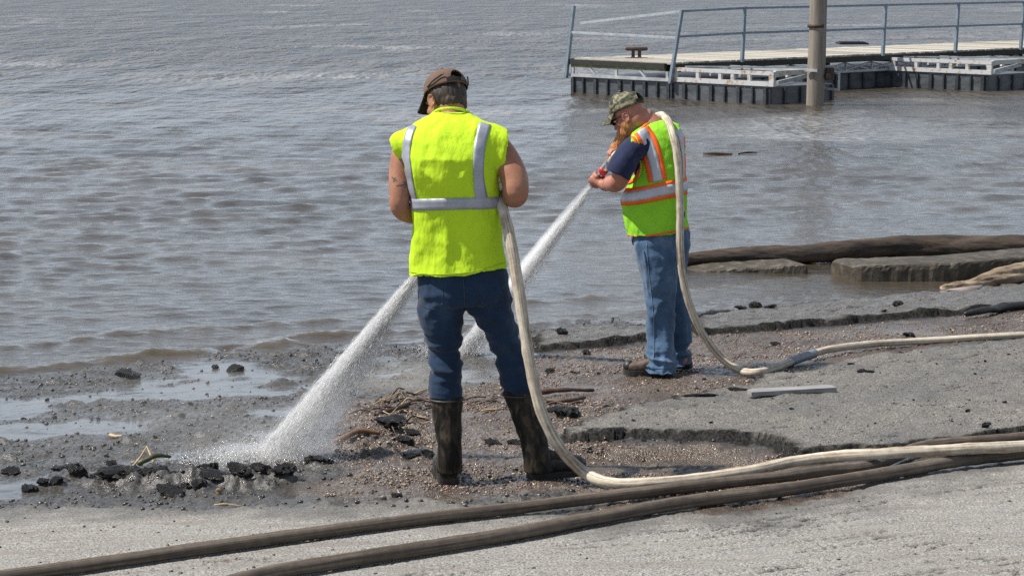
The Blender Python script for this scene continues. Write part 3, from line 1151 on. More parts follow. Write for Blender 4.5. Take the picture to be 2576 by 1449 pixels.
HB = [(-200, 1470), (60, 1443), (500, 1380), (1000, 1312), (1300, 1277), (1500, 1252), (1738, 1223), (1930, 1202), (2090, 1182), (2200, 1170), (2300, 1128), (2390, 1113), (2576, 1100), (2800, 1075), (3100, 1040)]
pts = hose_on_ground(HB, HR)
for i, dz in ((7, 0.01), (8, 0.02), (9, 0.03), (10, 0.035), (11, 0.045), (12, 0.04)):
    pts[i].z += dz * 0.0
o = hose_mesh('fire_hose', pts, HR * 1.02, M_hoseB)
o.location = pts[0]
tag(o, 'soiled canvas hose across the foreground, the upper of two parallel dark hoses', 'hose', 'canvas fire hoses')
HC = [(560, 1470), (700, 1437), (1000, 1388), (1290, 1342), (1500, 1302), (1740, 1260), (1940, 1236), (2140, 1205), (2290, 1180), (2400, 1160), (2576, 1140), (2800, 1118), (3100, 1085)]
pts = hose_on_ground(HC, HR * 1.1)
o = hose_mesh('fire_hose', pts, HR * 1.12, M_hoseB)
o.location = pts[0]
tag(o, 'thick soiled canvas hose, lowest and nearest in the foreground', 'hose', 'canvas fire hoses')
# ================================================================== PEOPLE: helpers
def mat_skin(name, base, dark):
    t = NT(name)
    z = t.noise(18, 5, 0.6)
    c = t.ramp(z, [(0.3, dark), (0.65, base)])
    m = t.set(color=c, rough=0.5, sss=0.08, spec=0.4, normal=t.bump(t.noise(180, 3), 0.15, 0.002))
    t.b.inputs['Subsurface Radius'].default_value = (0.02, 0.008, 0.004)
    return m


def mat_cloth(name, base, dark, scale=9, rough=0.9, weave=700, wstr=0.15, sheen=0.1, fold=0.35, fscale=(14, 14, 8), fdist=0.012):
    t = NT(name)
    c = t.ramp(t.noise(scale, 5, 0.6), [(0.35, dark), (0.62, base)])
    b = t.bump(t.noise(fscale, 3, 0.5), fold, fdist)
    b = t.bump(t.noise(weave, 2), wstr, 0.0015, b)
    return t.set(color=c, rough=rough, normal=b, sheen=sheen, spec=0.25)


M_skin = mat_skin('sunburnt_skin', (0.37, 0.175, 0.105), (0.28, 0.12, 0.07))
M_skin2 = mat_skin('ruddy_skin', (0.45, 0.20, 0.135), (0.34, 0.13, 0.085))
M_hivis = mat_cloth('fluorescent_yellow_cotton', (0.50, 0.71, 0.022), (0.45, 0.66, 0.02), 7, 0.85, 900, 0.12, 0.0, 0.75, (16, 16, 7), 0.022)
M_vest = mat_cloth('lime_mesh_vest', (0.30, 0.66, 0.03), (0.23, 0.55, 0.025), 7, 0.8, 500, 0.3, 0.0, 0.75, (16, 16, 7), 0.022)
M_tape = simple('silver_reflective_tape', (0.36, 0.37, 0.41), (0.30, 0.31, 0.35), 16, 0.45, 0.25, (30, 30, 12), 0.006, metal=0.25)
M_tapeL = simple('light_silver_reflective_tape', (0.50, 0.51, 0.54), (0.42, 0.43, 0.46), 16, 0.45, 0.25, (30, 30, 12), 0.006, metal=0.2)
M_orange = simple('fluorescent_orange_trim', (0.95, 0.15, 0.012), (0.85, 0.12, 0.01), 16, 0.7, 0.15)
M_gold = simple('yellow_edge_binding', (0.95, 0.62, 0.05), (0.85, 0.5, 0.03), 16, 0.7, 0.1)


def mat_denim(name, base, dark, fade):
    t = NT(name)
    c = t.ramp(t.noise((7, 7, 4), 5, 0.6), [(0.32, dark), (0.55, base), (0.74, fade)])
    c = t.mix(t.math('MULTIPLY', t.ramp(t.noise((420, 420, 160), 2), [(0.3, 0.0), (0.7, 1.0)]), 0.25), c, tuple(min(1, x * 2.1) for x in base))
    b = t.bump(t.noise((12, 12, 22), 3, 0.55), 0.5, 0.012)
    b = t.bump(t.noise(600, 2), 0.2, 0.0015, b)
    return t.set(color=c, rough=0.9, normal=b, sheen=0.15, spec=0.2)


M_jean1 = mat_denim('dark_denim', (0.010, 0.025, 0.054), (0.005, 0.012, 0.028), (0.028, 0.055, 0.10))
M_jean2 = mat_denim('faded_denim', (0.058, 0.105, 0.175), (0.027, 0.054, 0.10), (0.15, 0.22, 0.31))
M_navy = mat_cloth('navy_cotton', (0.020, 0.028, 0.070), (0.013, 0.018, 0.048))
M_brown = mat_cloth('brown_cap_cotton', (0.135, 0.085, 0.058), (0.100, 0.062, 0.042), 10, fold=0.1)
M_capdark = mat_cloth('dark_cap_cotton', (0.014, 0.012, 0.011), (0.009, 0.008, 0.007), 10, fold=0.1)
M_hair = simple('dark_brown_hair', (0.055, 0.034, 0.022), (0.020, 0.013, 0.009), (40, 40, 12), 0.6, 0.6, (160, 160, 30), 0.006)
M_ginger = simple('ginger_beard_hair', (0.50, 0.22, 0.065), (0.34, 0.13, 0.04), (60, 60, 14), 0.6, 0.6, (200, 200, 40), 0.005)
M_blond = simple('blond_beard_hair', (0.62, 0.42, 0.20), (0.50, 0.30, 0.13), (60, 60, 14), 0.6, 0.6, (200, 200, 40), 0.005)
M_eye = simple('eye_white', (0.7, 0.68, 0.65), (0.66, 0.62, 0.6), 30, 0.2, 0)
M_lens = simple('dark_lens', (0.010, 0.010, 0.012), (0.008, 0.008, 0.009), 20, 0.08, 0)
M_chrome = simple('polished_metal', (0.62, 0.62, 0.62), (0.5, 0.5, 0.5), 20, 0.25, 0.05, metal=1.0)
M_red = simple('red_nozzle_collar', (0.55, 0.02, 0.025), (0.45, 0.015, 0.02), 30, 0.4, 0.05)
M_ink = simple('faded_tattoo_ink', (0.05, 0.055, 0.05), (0.09, 0.07, 0.06), 60, 0.6, 0)
M_stitch1 = simple('dull_blue_stitching', (0.045, 0.05, 0.06), (0.02, 0.03, 0.05), 60, 0.8, 0)
M_stitch = simple('tan_stitching', (0.30, 0.20, 0.09), (0.22, 0.15, 0.07), 60, 0.8, 0)


def mat_camo(name, cols, scale, rough=0.85):
    t = NT(name)
    z = t.noise(scale, 2, 0.5, dist=1.2)
    r = t.ramp(z, [(0.0, cols[0]), (0.42, cols[1]), (0.50, cols[2]), (0.58, cols[3])], 'CONSTANT')
    return t.set(color=r, rough=rough, normal=t.bump(t.noise(400, 2), 0.15, 0.002))


M_camocap = mat_camo('woodland_camouflage', [(0.022, 0.024, 0.020), (0.060, 0.078, 0.036), (0.115, 0.085, 0.055), (0.21, 0.20, 0.12)], (24, 24, 24))
M_camoboot = mat_camo('bark_camouflage_rubber', [(0.009, 0.008, 0.007), (0.018, 0.015, 0.012), (0.032, 0.025, 0.018), (0.060, 0.046, 0.032)], (22, 22, 9), 0.6)
M_camoboot.node_tree.nodes['Principled BSDF'].inputs['Specular IOR Level'].default_value = 0.2
M_rubber = simple('muddy_black_rubber', (0.030, 0.027, 0.024), (0.013, 0.012, 0.011), 20, 0.5, 0.3)
M_leather = simple('brown_work_leather', (0.115, 0.075, 0.052), (0.065, 0.042, 0.030), 24, 0.7, 0.4)
M_sole = simple('dark_boot_sole', (0.030, 0.026, 0.022), (0.016, 0.014, 0.013), 24, 0.8, 0.4)


def limb(pts, radii, n=20, spl=6):
    return tube_geo(pts, radii, n, True, spl)


def finish(me, name, mat, parent, org):
    co = get_co(me)
    set_co(me, co - np.array(org))
    me.materials.clear()
    me.materials.append(mat)
    return link(name, me, mat, parent)


def head_parts(c, f, u, s=1.0):
    """skull, jaw, nose, brow, lips and ears around the head's centre"""
    f = f.normalized()
    l = u.cross(f).normalized()          # the person's left
    u = f.cross(l).normalized()
    E = lambda o, a, b, d: ellipsoid_geo(c + (f * o[0] + l * o[1] + u * o[2]) * s, f * a * s, l * b * s, u * d * s, 24, 14)
    parts = [E((-0.012, 0, 0.035), 0.098, 0.077, 0.088), E((0.015, 0, -0.03), 0.078, 0.066, 0.088), E((0.045, 0, -0.075), 0.045, 0.046, 0.040),
             E((0.075, 0, -0.095), 0.020, 0.022, 0.018),
             E((0.086, 0, -0.012), 0.022, 0.012, 0.030), E((0.098, 0, -0.028), 0.018, 0.015, 0.012),
             E((0.078, 0, 0.030), 0.020, 0.055, 0.012), E((0.082, 0, -0.062), 0.014, 0.025, 0.007), E((0.080, 0, -0.073), 0.013, 0.022, 0.007),
             E((0.055, 0.042, -0.022), 0.026, 0.022, 0.020), E((0.055, -0.042, -0.022), 0.026, 0.022, 0.020)]
    for sg in (-1, 1):
        # ear: tilted flat shell with a rim and lobe
        ec = c + (f * -0.012 + l * sg * 0.078 + u * -0.012) * s
        out = (l * sg * 0.9 - f * 0.45).normalized()
        back = (f * -0.9 - l * sg * 0.3).normalized()
        rim = []
        for k in range(9):
            a = -0.6 + 4.6 * k / 8
            rim.append(ec + (u * math.sin(a) * 0.030 + back * -math.cos(a) * 0.018 + out * (0.010 + 0.008 * math.sin(a * 0.7))) * s)
        parts.append(limb(rim, [0.0048 * s] * 9, 8, 3))
        parts.append(ellipsoid_geo(ec + out * 0.002 * s, u * 0.026 * s, back * 0.015 * s, out * 0.008 * s, 12, 8))
        parts.append(ellipsoid_geo(ec + (u * -0.028 - back * 0.006 + out * 0.006) * s, u * 0.010 * s, back * 0.008 * s, out * 0.006 * s, 10, 6))
    return parts, (f, l, u)


def add_eyes(c, fr, s, person, org):
    f, l, u = fr
    for sg in (-1, 1):
        m = MB().add(*ellipsoid_geo(c + (f * 0.076 + l * sg * 0.030 + u * 0.008) * s, f * 0.012 * s, l * 0.013 * s, u * 0.010 * s, 14, 8))
        e = m.build('eye', M_eye, person, True, org)
        m = MB().add(*ellipsoid_geo(c + (f * 0.0855 + l * sg * 0.030 + u * 0.006) * s, f * 0.004 * s, l * 0.006 * s, u * 0.006 * s, 10, 6))
        m.build('iris', M_lens, e, True, org)


def grip(c, a, e1, wrist, rh, sgn=1, s=1.0):
    """a hand closed round a bar: c centre, a axis, e1 from the axis to the palm; gives shapes, forearm start"""
    a = a.normalized()
    e1 = (e1 - a * e1.dot(a)).normalized()
    e2 = a.cross(e1) * sgn
    at = lambda th, r, off: c + (e1 * math.cos(th) + e2 * math.sin(th)) * r + a * off
    parts = []
    # palm: a curved pad hugging the bar
    rp = rh + 0.013
    rings = []
    for th in np.linspace(-0.95, 0.85, 7):
        ce = at(th, rp + 0.002, 0.0)
        rad_ = (e1 * math.cos(th) + e2 * math.sin(th))
        wdt = 0.043 if th > -0.3 else 0.036
        rings.append((ce, a * wdt * s, rad_ * 0.0145 * s))
    parts.append(loft_geo(rings, 18, True, 2.6))
    lens = (2.6, 2.95, 2.8, 2.2)
    for i in range(4):
        off = (i - 1.5) * 0.0205 * s
        ths = np.linspace(0.75, 0.75 + lens[i], 7)
        kn = [0.0, 0.003, 0.0, 0.002, 0, 0.001, 0]
        pts = [at(t, rh + 0.0095 * s + k, off + 0.004 * math.sin(i * 2.1) * (t - .7)) for t, k in zip(ths, kn)]
        parts.append(limb(pts, [0.0100 * s, 0.0096 * s, 0.0092 * s, 0.0090 * s, 0.0084 * s, 0.0080 * s, 0.0068 * s], 10, 2))
    ths = np.linspace(-0.55, -2.3, 5)
    pts = [at(t, rh + 0.012 * s, -0.032 * s * sgn * 0 - 0.040 * s + 0.004 * k) for k, t in enumerate(ths)]
    parts.append(limb(pts, [0.015 * s, 0.0125 * s, 0.0108 * s, 0.0102 * s, 0.0082 * s], 10, 2))
    heel = at(-1.0, rp + 0.004, 0.0)
    parts.append(limb([at(-0.5, rp + 0.004, 0), heel, heel + (wrist - heel) * 0.6, wrist], [0.026 * s, 0.028 * s, 0.027 * s, 0.029 * s], 14, 3))
    return parts


def cap_dome(c, f, u, person, org, m_dome, m_brim, m_strap, s=1.0, hole=True):
    l = u.cross(f).normalized()
    u = f.cross(l).normalized()
    na, ne = 72, 22
    v, fc = [], []
    ex = lambda az, el, k=1.0: c + (f * math.cos(az) * 0.106 * k * math.cos(el) + l * math.sin(az) * 0.086 * k * math.cos(el) + u * (0.100 * k * math.sin(el) ** 0.9 + 0.006 * math.cos(az))) * s - f * 0.006 * s
    for j in range(ne + 1):
        el = max(1e-4, (math.pi / 2) * j / ne)
        for i in range(na):
            az = 2 * math.pi * i / na
            seam = 1 + 0.010 * abs(math.cos(3 * az)) ** 0.35 * (1 - 0.4 * j / ne) - 0.006
            v.append(ex(az, el, seam))
    for j in range(ne):
        for i in range(na):
            az = 2 * math.pi * (i + 0.5) / na - math.pi
            el = (j + 0.5) / ne
            if hole and (az / 0.46) ** 2 + (el / 0.40) ** 2 < 1 and el > 0.11:
                continue
            i2 = (i + 1) % na
            fc.append((j * na + i, j * na + i2, (j + 1) * na + i2, (j + 1) * na + i))
    dome = MB().add(v, fc).build('cap', m_dome, person, True, org)
    so = dome.modifiers.new('thickness', 'SOLIDIFY')
    so.thickness = 0.003
    # bound rim of the opening
    rim = [ex(math.pi + 0.47 * math.cos(t), max(0.17, math.pi / 2 * 0.41 * math.sin(t)), 1.012) for t in np.linspace(0.35, math.pi - 0.35, 16)]
    MB().tube(rim, 0.0028 * s, 8).build('opening_binding', m_dome, dome, True, org)
    band = [(ex(a, 0.045, 1.015) - u * 0.0) for a in np.linspace(math.pi - 0.62, math.pi + 0.62, 20)]
    mb = MB()
    vs, fs = [], []
    for k, p in enumerate(band):
        vs += [p, p + u * 0.017 * s, p + u * 0.017 * s - (p - c).normalized() * 0.003, p - (p - c).normalized() * 0.003]
        if k:
            b0 = (k - 1) * 4
            fs += [(b0 + q, b0 + (q + 1) % 4, b0 + 4 + (q + 1) % 4, b0 + 4 + q) for q in range(4)]
    mb.add(vs, fs).build('strap', m_strap, dome, False, org)
    bk = band[13]
    rn = (bk - c).normalized()
    tn = u.cross(rn).normalized()
    MB().box(bk + rn * 0.001 - tn * 0.010, tn * 0.02, u * 0.018, rn * 0.003).build('buckle', simple('dull_buckle', (0.10, 0.095, 0.085), None, 40, 0.4, 0, metal=0.5), dome, False, org)
    MB().add(*ellipsoid_geo(c + u * 0.106 * s - f * .006, f * 0.008, l * 0.008, u * 0.005, 12, 6)).build('top_button', m_dome, dome, True, org)
    # brim, curved
    vs, fs = [], []
    nr, nc = 8, 25
    for side in (0, 1):
        for j in range(nr + 1):
            for i in range(nc):
                a = -1.12 + 2.24 * i / (nc - 1)
                r0 = c + (f * math.cos(a) * 0.100 + l * math.sin(a) * 0.083) * s + u * 0.004
                reach = 0.078 * math.cos(a * 0.95) ** 0.5 * (j / nr)
                p = r0 + f * reach * s - u * (0.030 * (math.sin(a) ** 2) * (j / nr) + 0.022 * (j / nr) - side * 0.0035) * s
                vs.append(p)
    N1 = (nr + 1) * nc
    for side in (0, 1):
        for j in range(nr):
            for i in range(nc - 1):
                q = [side * N1 + j * nc + i, side * N1 + j * nc + i + 1, side * N1 + (j + 1) * nc + i + 1, side * N1 + (j + 1) * nc + i]
                fs.append(q if side else q[::-1])
    edge = [j * nc for j in range(nr + 1)] + [nr * nc + i for i in range(1, nc)] + [j * nc + nc - 1 for j in range(nr - 1, -1, -1)]
    for a, b in zip(edge[:-1], edge[1:]):
        fs.append((a, b, b + N1, a + N1))
    MB().add(vs, fs).build('brim', m_brim, dome, True, org)
    return dome, (f, l, u)


def project_strip(tree, line, half, off, name, mat, parent, org, ncross=5, nalong=10, view=None, thick=True):
    """a cloth strip laid on a surface along a line; line points are frame positions seen from the camera"""
    pts = catmull([(x, y, h) for (x, y), h in zip(line, half if hasattr(half, '__len__') else [half] * len(line))], nalong)
    rows = []
    last = None
    for i, p in enumerate(pts):
        a, b = pts[max(i - 1, 0)], pts[min(i + 1, len(pts) - 1)]
        d = np.array([b[0] - a[0], b[1] - a[1]])
        d /= np.linalg.norm(d) + 1e-9
        nrm = np.array([-d[1], d[0]])
        row = []
        for k in range(ncross):
            q = p[:2] + nrm * p[2] * (2 * k / (ncross - 1) - 1)
            r = ray(q[0], q[1]).normalized()
            hit = tree.ray_cast(Vector((0, 0, CAMZ)), r, 60)
            if hit[0] is None:
                dd_ = tree.find_nearest(Vector((0, 0, CAMZ)) + r * (last if last else 9.0))
                hit = dd_
                if last is None or (hit[0] - (Vector((0, 0, CAMZ)) + r * last)).length > 0.12:
                    row = None
                    break
            else:
                last = (hit[0] - Vector((0, 0, CAMZ))).length
            n = hit[1] if hit[1].dot(r) < 0 else -hit[1]
            row.append(hit[0] + n * off)
        rows.append(row)
    vs, fs, idx = [], [], {}
    for i, row in enumerate(rows):
        if row is None:
            continue
        for k, p in enumerate(row):
            idx[(i, k)] = len(vs)
            vs.append(p)
    for i in range(len(rows) - 1):
        if rows[i] is None or rows[i + 1] is None:
            continue
        if max((rows[i][k] - rows[i + 1][k]).length for k in range(ncross)) > 0.20:
            continue
        for k in range(ncross - 1):
            fs.append((idx[(i, k)], idx[(i, k + 1)], idx[(i + 1, k + 1)], idx[(i + 1, k)]))
    o = MB().add(vs, fs).build(name, mat, parent, True, org)
    if thick:
        so = o.modifiers.new('thickness', 'SOLIDIFY')
        so.thickness = 0.002
        so.offset = 0
    return o


def wrap_band(tree, cen, zfun, half, off, name, mat, parent, org, n=120, rows=4, th0=0, th1=2 * math.pi, cyc=True):
    """a band right round a torso"""
    vs, fs = [], []
    for i in range(n + (0 if cyc else 1)):
        th = th0 + (th1 - th0) * i / n
        dirv = Vector((math.cos(th), math.sin(th), 0))
        for k in range(rows):
            z = zfun(dirv) + half * (2 * k / (rows - 1) - 1)
            c = cen(z)
            hit = tree.ray_cast(c + dirv * 0.6, -dirv, 0.6)
            p = hit[0] if hit[0] is not None else c + dirv * 0.15
            vs.append(Vector((p.x, p.y, z)) + dirv * off)
    N = n if cyc else n + 1
    for i in range(n):
        i2 = (i + 1) % N
        for k in range(rows - 1):
            fs.append((i * rows + k, i2 * rows + k, i2 * rows + k + 1, i * rows + k + 1))
    o = MB().add(vs, fs).build(name, mat, parent, True, org)
    so = o.modifiers.new('thickness', 'SOLIDIFY')
    so.thickness = 0.002
    so.offset = 0
    return o


def foot_geo(heel, d, L, wd, ht, sole=0.028, tall=None):
    """boot foot: heel on the ground, unit direction d"""
    d = Vector((d.x, d.y, 0)).normalized()
    sd = Vector((-d.y, d.x, 0))
    prof = [(0.00, 0.62, 0.75), (0.04, 0.74, 0.95), (0.15, 0.80, 1.0), (0.30, 0.78, 1.0), (0.45, 0.84, 0.86), (0.6, 0.96, 0.72), (0.75, 1.0, 0.62), (0.88, 0.90, 0.54), (0.96, 0.66, 0.46), (1.0, 0.38, 0.36)]
    rings = []
    for t, w, h in prof:
        hh = ht * h / 2
        rings.append((heel + d * (L * t) + UP * (sole * 0.6 + hh), sd * wd / 2 * w, UP * hh))
    upper = loft_geo(rings, 22, True, 2.7)
    outl = []
    prof2 = [(0.0, 0.45), (0.02, 0.66), (0.08, 0.80), (0.3, 0.76), (0.45, 0.80), (0.62, 0.98), (0.76, 1.04), (0.88, 0.95), (0.96, 0.72), (1.01, 0.40)]
    left = [heel + d * (L * t * 1.015 - 0.006) + sd * wd / 2 * w * 1.07 for t, w in prof2]
    right = [heel + d * (L * t * 1.015 - 0.006) - sd * wd / 2 * w * 1.07 for t, w in prof2][::-1]
    outl = left + right
    n = len(outl)
    v = [p + UP * 0.0 for p in outl] + [p + UP * sole for p in outl]
    f = [tuple(range(n)), tuple(range(2 * n - 1, n - 1, -1))] + [(i, (i + 1) % n, n + (i + 1) % n, n + i) for i in range(n)]
    return upper, (v, f), d, sd


def fold_noise(c, sx, sy, sz, seed, amp, sharp=1.0):
    q = np.stack([c[:, 0] * sx + seed, c[:, 1] * sy, c[:, 2] * sz], 1)
    n = noise3(q)
    return amp * (np.abs(n) ** sharp * -1.0 + 0.3 * noise3(q * 2.1 + 5))


# ================================================================== PERSON IN THE YELLOW SLEEVELESS SHIRT
fl, fr_ = G(1128, 1218), G(1345, 1204)
D1 = (fl.y + fr_.y) / 2
S1 = FPX / D1
ORG = Vector(((fl.x + fr_.x) / 2, D1, min(fl.z, fr_.z)))
man = empty('person', ORG, 'person seen from behind in a yellow sleeveless hi-vis shirt, jeans and tall rubber boots', 'person')
m_ = 1.0 / S1


def J(px, py, dy=0.0):
    return P(px, py, D1 + dy)


def RG(px, py, dy, hw, hd, tilt=0.0, yaw=0.0, fn=None):
    """ring: centre at a frame position, half width in frame px, half depth in m"""
    c = (fn or J)(px, py, dy)
    sc = 1.0 / (FPX / c.y)
    a = Vector((hw * sc * math.cos(tilt), 0, hw * sc * math.sin(tilt)))
    b = Vector((0, hd, 0))
    if yaw:
        Rz = Matrix.Rotation(yaw, 3, 'Z')
        a, b = Rz @ a, Rz @ b
    return (c, a, b)


hc = J(1121, 258, 0.19)
hf = Vector((-0.55, 0.68, -0.48)).normalized()
hu = Vector((-0.16, 0.46, 0.87)).normalized()
hp, hfr = head_parts(hc, hf, hu, 1.0)
# ---- hose grip in front of the body
noz_tip1 = J(1098, 630, 0.50)
land1 = G(672, 1150)
jd1 = (land1 - noz_tip1).normalized()
grip_l = noz_tip1 - jd1 * 0.16
grip_r = noz_tip1 - jd1 * 0.40
body = hp[:]
body.append(limb([hc + hfr[2] * -0.04 - hfr[0] * 0.03, J(1133, 288, 0.155), J(1137, 310, 0.12)], [0.062, 0.060, 0.062], 20, 4))
body.append(loft_geo([RG(1137, 300, 0.085, 60, .07), RG(1136, 330, 0.06, 100, .09), RG(1133, 380, 0.03, 108, .11), RG(1138, 450, 0.02, 104, .11), RG(1147, 540, 0.03, 98, .105),
                      RG(1152, 640, 0.03, 104, .11), RG(1160, 720, 0.02, 108, .115), RG(1162, 760, 0.02, 90, .10)], 28, True, 2.3))
# left arm
sh_l, el_l = J(1024, 372, 0.06), J(1008, 525, 0.0)
wr_l = grip_l + Vector((-0.015, -0.075, 0.05))
body.append(limb([J(1060, 360, 0.07), sh_l, J(1008, 430, 0.03), J(1006, 485, 0.0), el_l, el_l + (wr_l - el_l) * 0.25 + Vector((-0.0, -0.0, -0.015)), el_l + (wr_l - el_l) * 0.6, wr_l],
                 [0.055, 0.057, 0.051, 0.047, 0.043, 0.045, 0.036, 0.028], 20, 5))
body += grip(grip_l, jd1, Vector((-0.8, -0.35, 0.3)), wr_l, HR * 0.9, 1)
# right arm
sh_r, el_r = J(1248, 372, 0.03), J(1297, 487, -0.05)
wr_r = grip_r + Vector((0.07, -0.07, 0.01))
body.append(limb([J(1215, 360, 0.05), sh_r, J(1277, 410, 0.0), J(1294, 450, -0.035), el_r, el_r + (wr_r - el_r) * 0.22 + UP * -0.012, el_r + (wr_r - el_r) * 0.6, wr_r],
                 [0.06, 0.062, 0.061, 0.060, 0.056, 0.054, 0.042, 0.030], 20, 5))
body += grip(grip_r, jd1, Vector((0.8, -0.3, 0.25)), wr_r, HR * 0.9, -1)
# legs inside the jeans
body.append(limb([J(1115, 730, 0.02), J(1112, 800, 0.03), J(1120, 890, 0.05), J(1124, 960, 0.03), J(1126, 1060, 0.0), J(1131, 1160, 0.0)], [0.06, 0.055, 0.045, 0.045, 0.042, 0.040], 18, 4))
body.append(limb([J(1215, 730, 0.02), J(1235, 800, 0.03), J(1278, 890, 0.05), J(1300, 960, 0.03), J(1328, 1060, 0.0), J(1352, 1160, 0.0)], [0.06, 0.055, 0.045, 0.045, 0.042, 0.040], 18, 4))
bme1 = remesh(body, 0.0064, 4)
tree_b1 = bvh_of(bme1)
body_o = finish(bme1, 'body', M_skin, man, ORG)
add_eyes(hc, hfr, 1.0, man, ORG)
# hair under the cap
f_, l_, u_ = hfr
hv = remesh([ellipsoid_geo(hc + f_ * -0.020 + u_ * 0.022, f_ * 0.096, l_ * 0.083, u_ * 0.086, 28, 18), ellipsoid_geo(hc + f_ * -0.045 + u_ * -0.022, f_ * 0.060, l_ * 0.066, u_ * 0.044, 24, 14)], 0.005, 4)
displace(hv, lambda c: 0.004 * noise3(c * np.array([70, 70, 30])))
finish(hv, 'hair', M_hair, man, ORG)
# ears poke through: short sideburn gap is left bare by the cap edge
cap_c = hc + u_ * 0.044 - f_ * 0.010
cap1, _ = cap_dome(cap_c, hf, (u_ * 0.97 + f_ * 0.10).normalized(), man, ORG, M_brown, M_capdark, M_capdark, 1.06)
# sunglasses pushed up on the cap's back and side
gl_ = MB()
for sg in (-1, 1):
    pts = [cap_c + l_ * sg * 0.094 + f_ * -0.005 + u_ * 0.012, cap_c + l_ * sg * 0.092 - f_ * 0.05 + u_ * 0.020, cap_c + l_ * sg * 0.065 - f_ * 0.095 + u_ * 0.036]
    gs = MB().tube(pts, 0.0035, 8, True, 5).build('glasses_arm', M_lens, cap1, True, ORG)

# shirt
TH = [RG(1135, 279, 0.135, 45, .078), RG(1136, 287, 0.118, 54, .084), RG(1137, 296, 0.096, 70, .096), RG(1136, 308, 0.075, 92, .108, -0.02), RG(1134, 326, 0.052, 114, .118, 0.02), RG(1133, 352, 0.032, 124, .130), RG(1132, 395, 0.012, 122, .146),
      RG(1136, 440, 0.012, 121, .147), RG(1145, 500, 0.02, 115, .140), RG(1148, 560, 0.028, 116, .138), RG(1150, 610, 0.03, 120, .140), RG(1152, 655, 0.028, 125, .145, 0.07), RG(1153, 684, 0.024, 129, .150, 0.09)]
shirt_parts = [loft_geo(TH, 40, True, 2.35)]


def sleeve(rings):
    return loft_geo(rings, 24, True, 2.2)


def vv(px0, py0, px1, py1, dy):
    a, b = J(px0, py0, dy), J(px1, py1, dy)
    return (b - a) / 2


shirt_parts.append(sleeve([(J(1075, 352, .05), vv(1065, 312, 1080, 405, .05), Vector((0, .10, 0))), (J(1035, 362, .05), vv(1028, 326, 1046, 412, .05), Vector((0.02, .088, 0))),
                           (J(1010, 371, .05), vv(1000, 336, 1026, 414, .05), Vector((0.02, .082, 0))), (J(1000, 376, .05), vv(986, 342, 1014, 412, .05), Vector((0.02, .082, 0)))]))
shirt_parts.append(sleeve([(J(1190, 352, .04), vv(1200, 305, 1190, 420, .04), Vector((0, .11, 0))), (J(1232, 368, .03), vv(1240, 312, 1228, 430, .03), Vector((-0.02, .098, 0))),
                           (J(1256, 378, .02), vv(1264, 318, 1248, 440, .02), Vector((-0.02, .092, 0))), (J(1267, 382, .02), vv(1277, 325, 1258, 443, .02), Vector((-0.02, .090, 0)))]))
sme = remesh(shirt_parts, 0.0060, 5)


def shirt_folds(c):
    z = c[:, 2]
    x = c[:, 0]
    zt = (z - ORG.z)
    low = sstep(1.35, 0.95, zt)
    a = fold_noise(c, 9, 5, 2.6, 3.0, 0.024) * (0.25 + 0.75 * low)         # hanging folds
    dg = np.stack([c[:, 0] * 6 + c[:, 2] * 5, c[:, 1] * 3, c[:, 2] * 5 - c[:, 0] * 3], 1)
    b = -0.020 * np.abs(noise3(dg + 2)) * sstep(1.0, 1.25, zt) * sstep(1.62, 1.45, zt)
    return a + b + 0.003 * noise3(c * 22)


displace(sme, shirt_folds)
tree_s1 = bvh_of(sme)
shirt = finish(sme, 'shirt', M_hivis, man, ORG)
project_strip(tree_s1, [(1040, 316), (1028, 345), (1022, 390), (1027, 430), (1034, 470), (1042, 502)], [9, 10, 10, 9, 8, 7], 0.003, 'shoulder_tape', M_tape, shirt, ORG)
project_strip(tree_s1, [(1220, 312), (1214, 335), (1205, 380), (1203, 430), (1206, 470), (1212, 505)], [15, 15, 14, 13, 14, 16], 0.003, 'shoulder_tape', M_tape, shirt, ORG)
cc_ = J(1147, 512, 0.025)
zt0 = J(1147, 513, -0.11).z
wrap_band(tree_s1, lambda z: Vector((cc_.x, cc_.y, z)), lambda d: zt0 + 0.004 * d.x - 0.012 * d.y - 0.012, 0.0255, 0.0035, 'waist_tape', M_tape, shirt, ORG)
# front halves of the shoulder tapes
for xs in (-0.115, 0.115):
    vs, fs = [], []
    for i in range(16):
        z = zt0 + 0.01 + (J(1137, 330, 0).z - zt0) * i / 15
        for k in range(3):
            x = cc_.x + xs - 0.02 + (k - 1) * 0.025
            h = tree_s1.ray_cast(Vector((x, D1 + 0.7, z)), Vector((0, -1, 0)), 0.7)
            vs.append((h[0] if h[0] else Vector((x, D1 + .15, z))) + Vector((0, 0.003, 0)))
        if i:
            b = (i - 1) * 3
            fs += [(b, b + 1, b + 4, b + 3), (b + 1, b + 2, b + 5, b + 4)]
    MB().add(vs, fs).build('front_tape', M_tape, shirt, True, ORG)
# collar rib, hem stitching
col_pts = [RG(1135, 283, 0.132, 41, .0)[0] + Vector((math.cos(t) * 44 * m_, math.sin(t) * 0.077, -0.030 * math.sin(t) - 0.006)) for t in np.linspace(0, 2 * math.pi, 40)]
MB().tube(col_pts, 0.0055, 8, False).build('collar', M_hivis, shirt, True, ORG)
project_strip(tree_s1, [(1030, 684), (1070, 689), (1120, 690), (1180, 685), (1230, 673), (1270, 660)], 0.9, 0.0015, 'hem_stitching', simple('olive_thread', (0.42, 0.55, 0.02), None, 60, 0.8, 0), shirt, ORG, 2, 8)

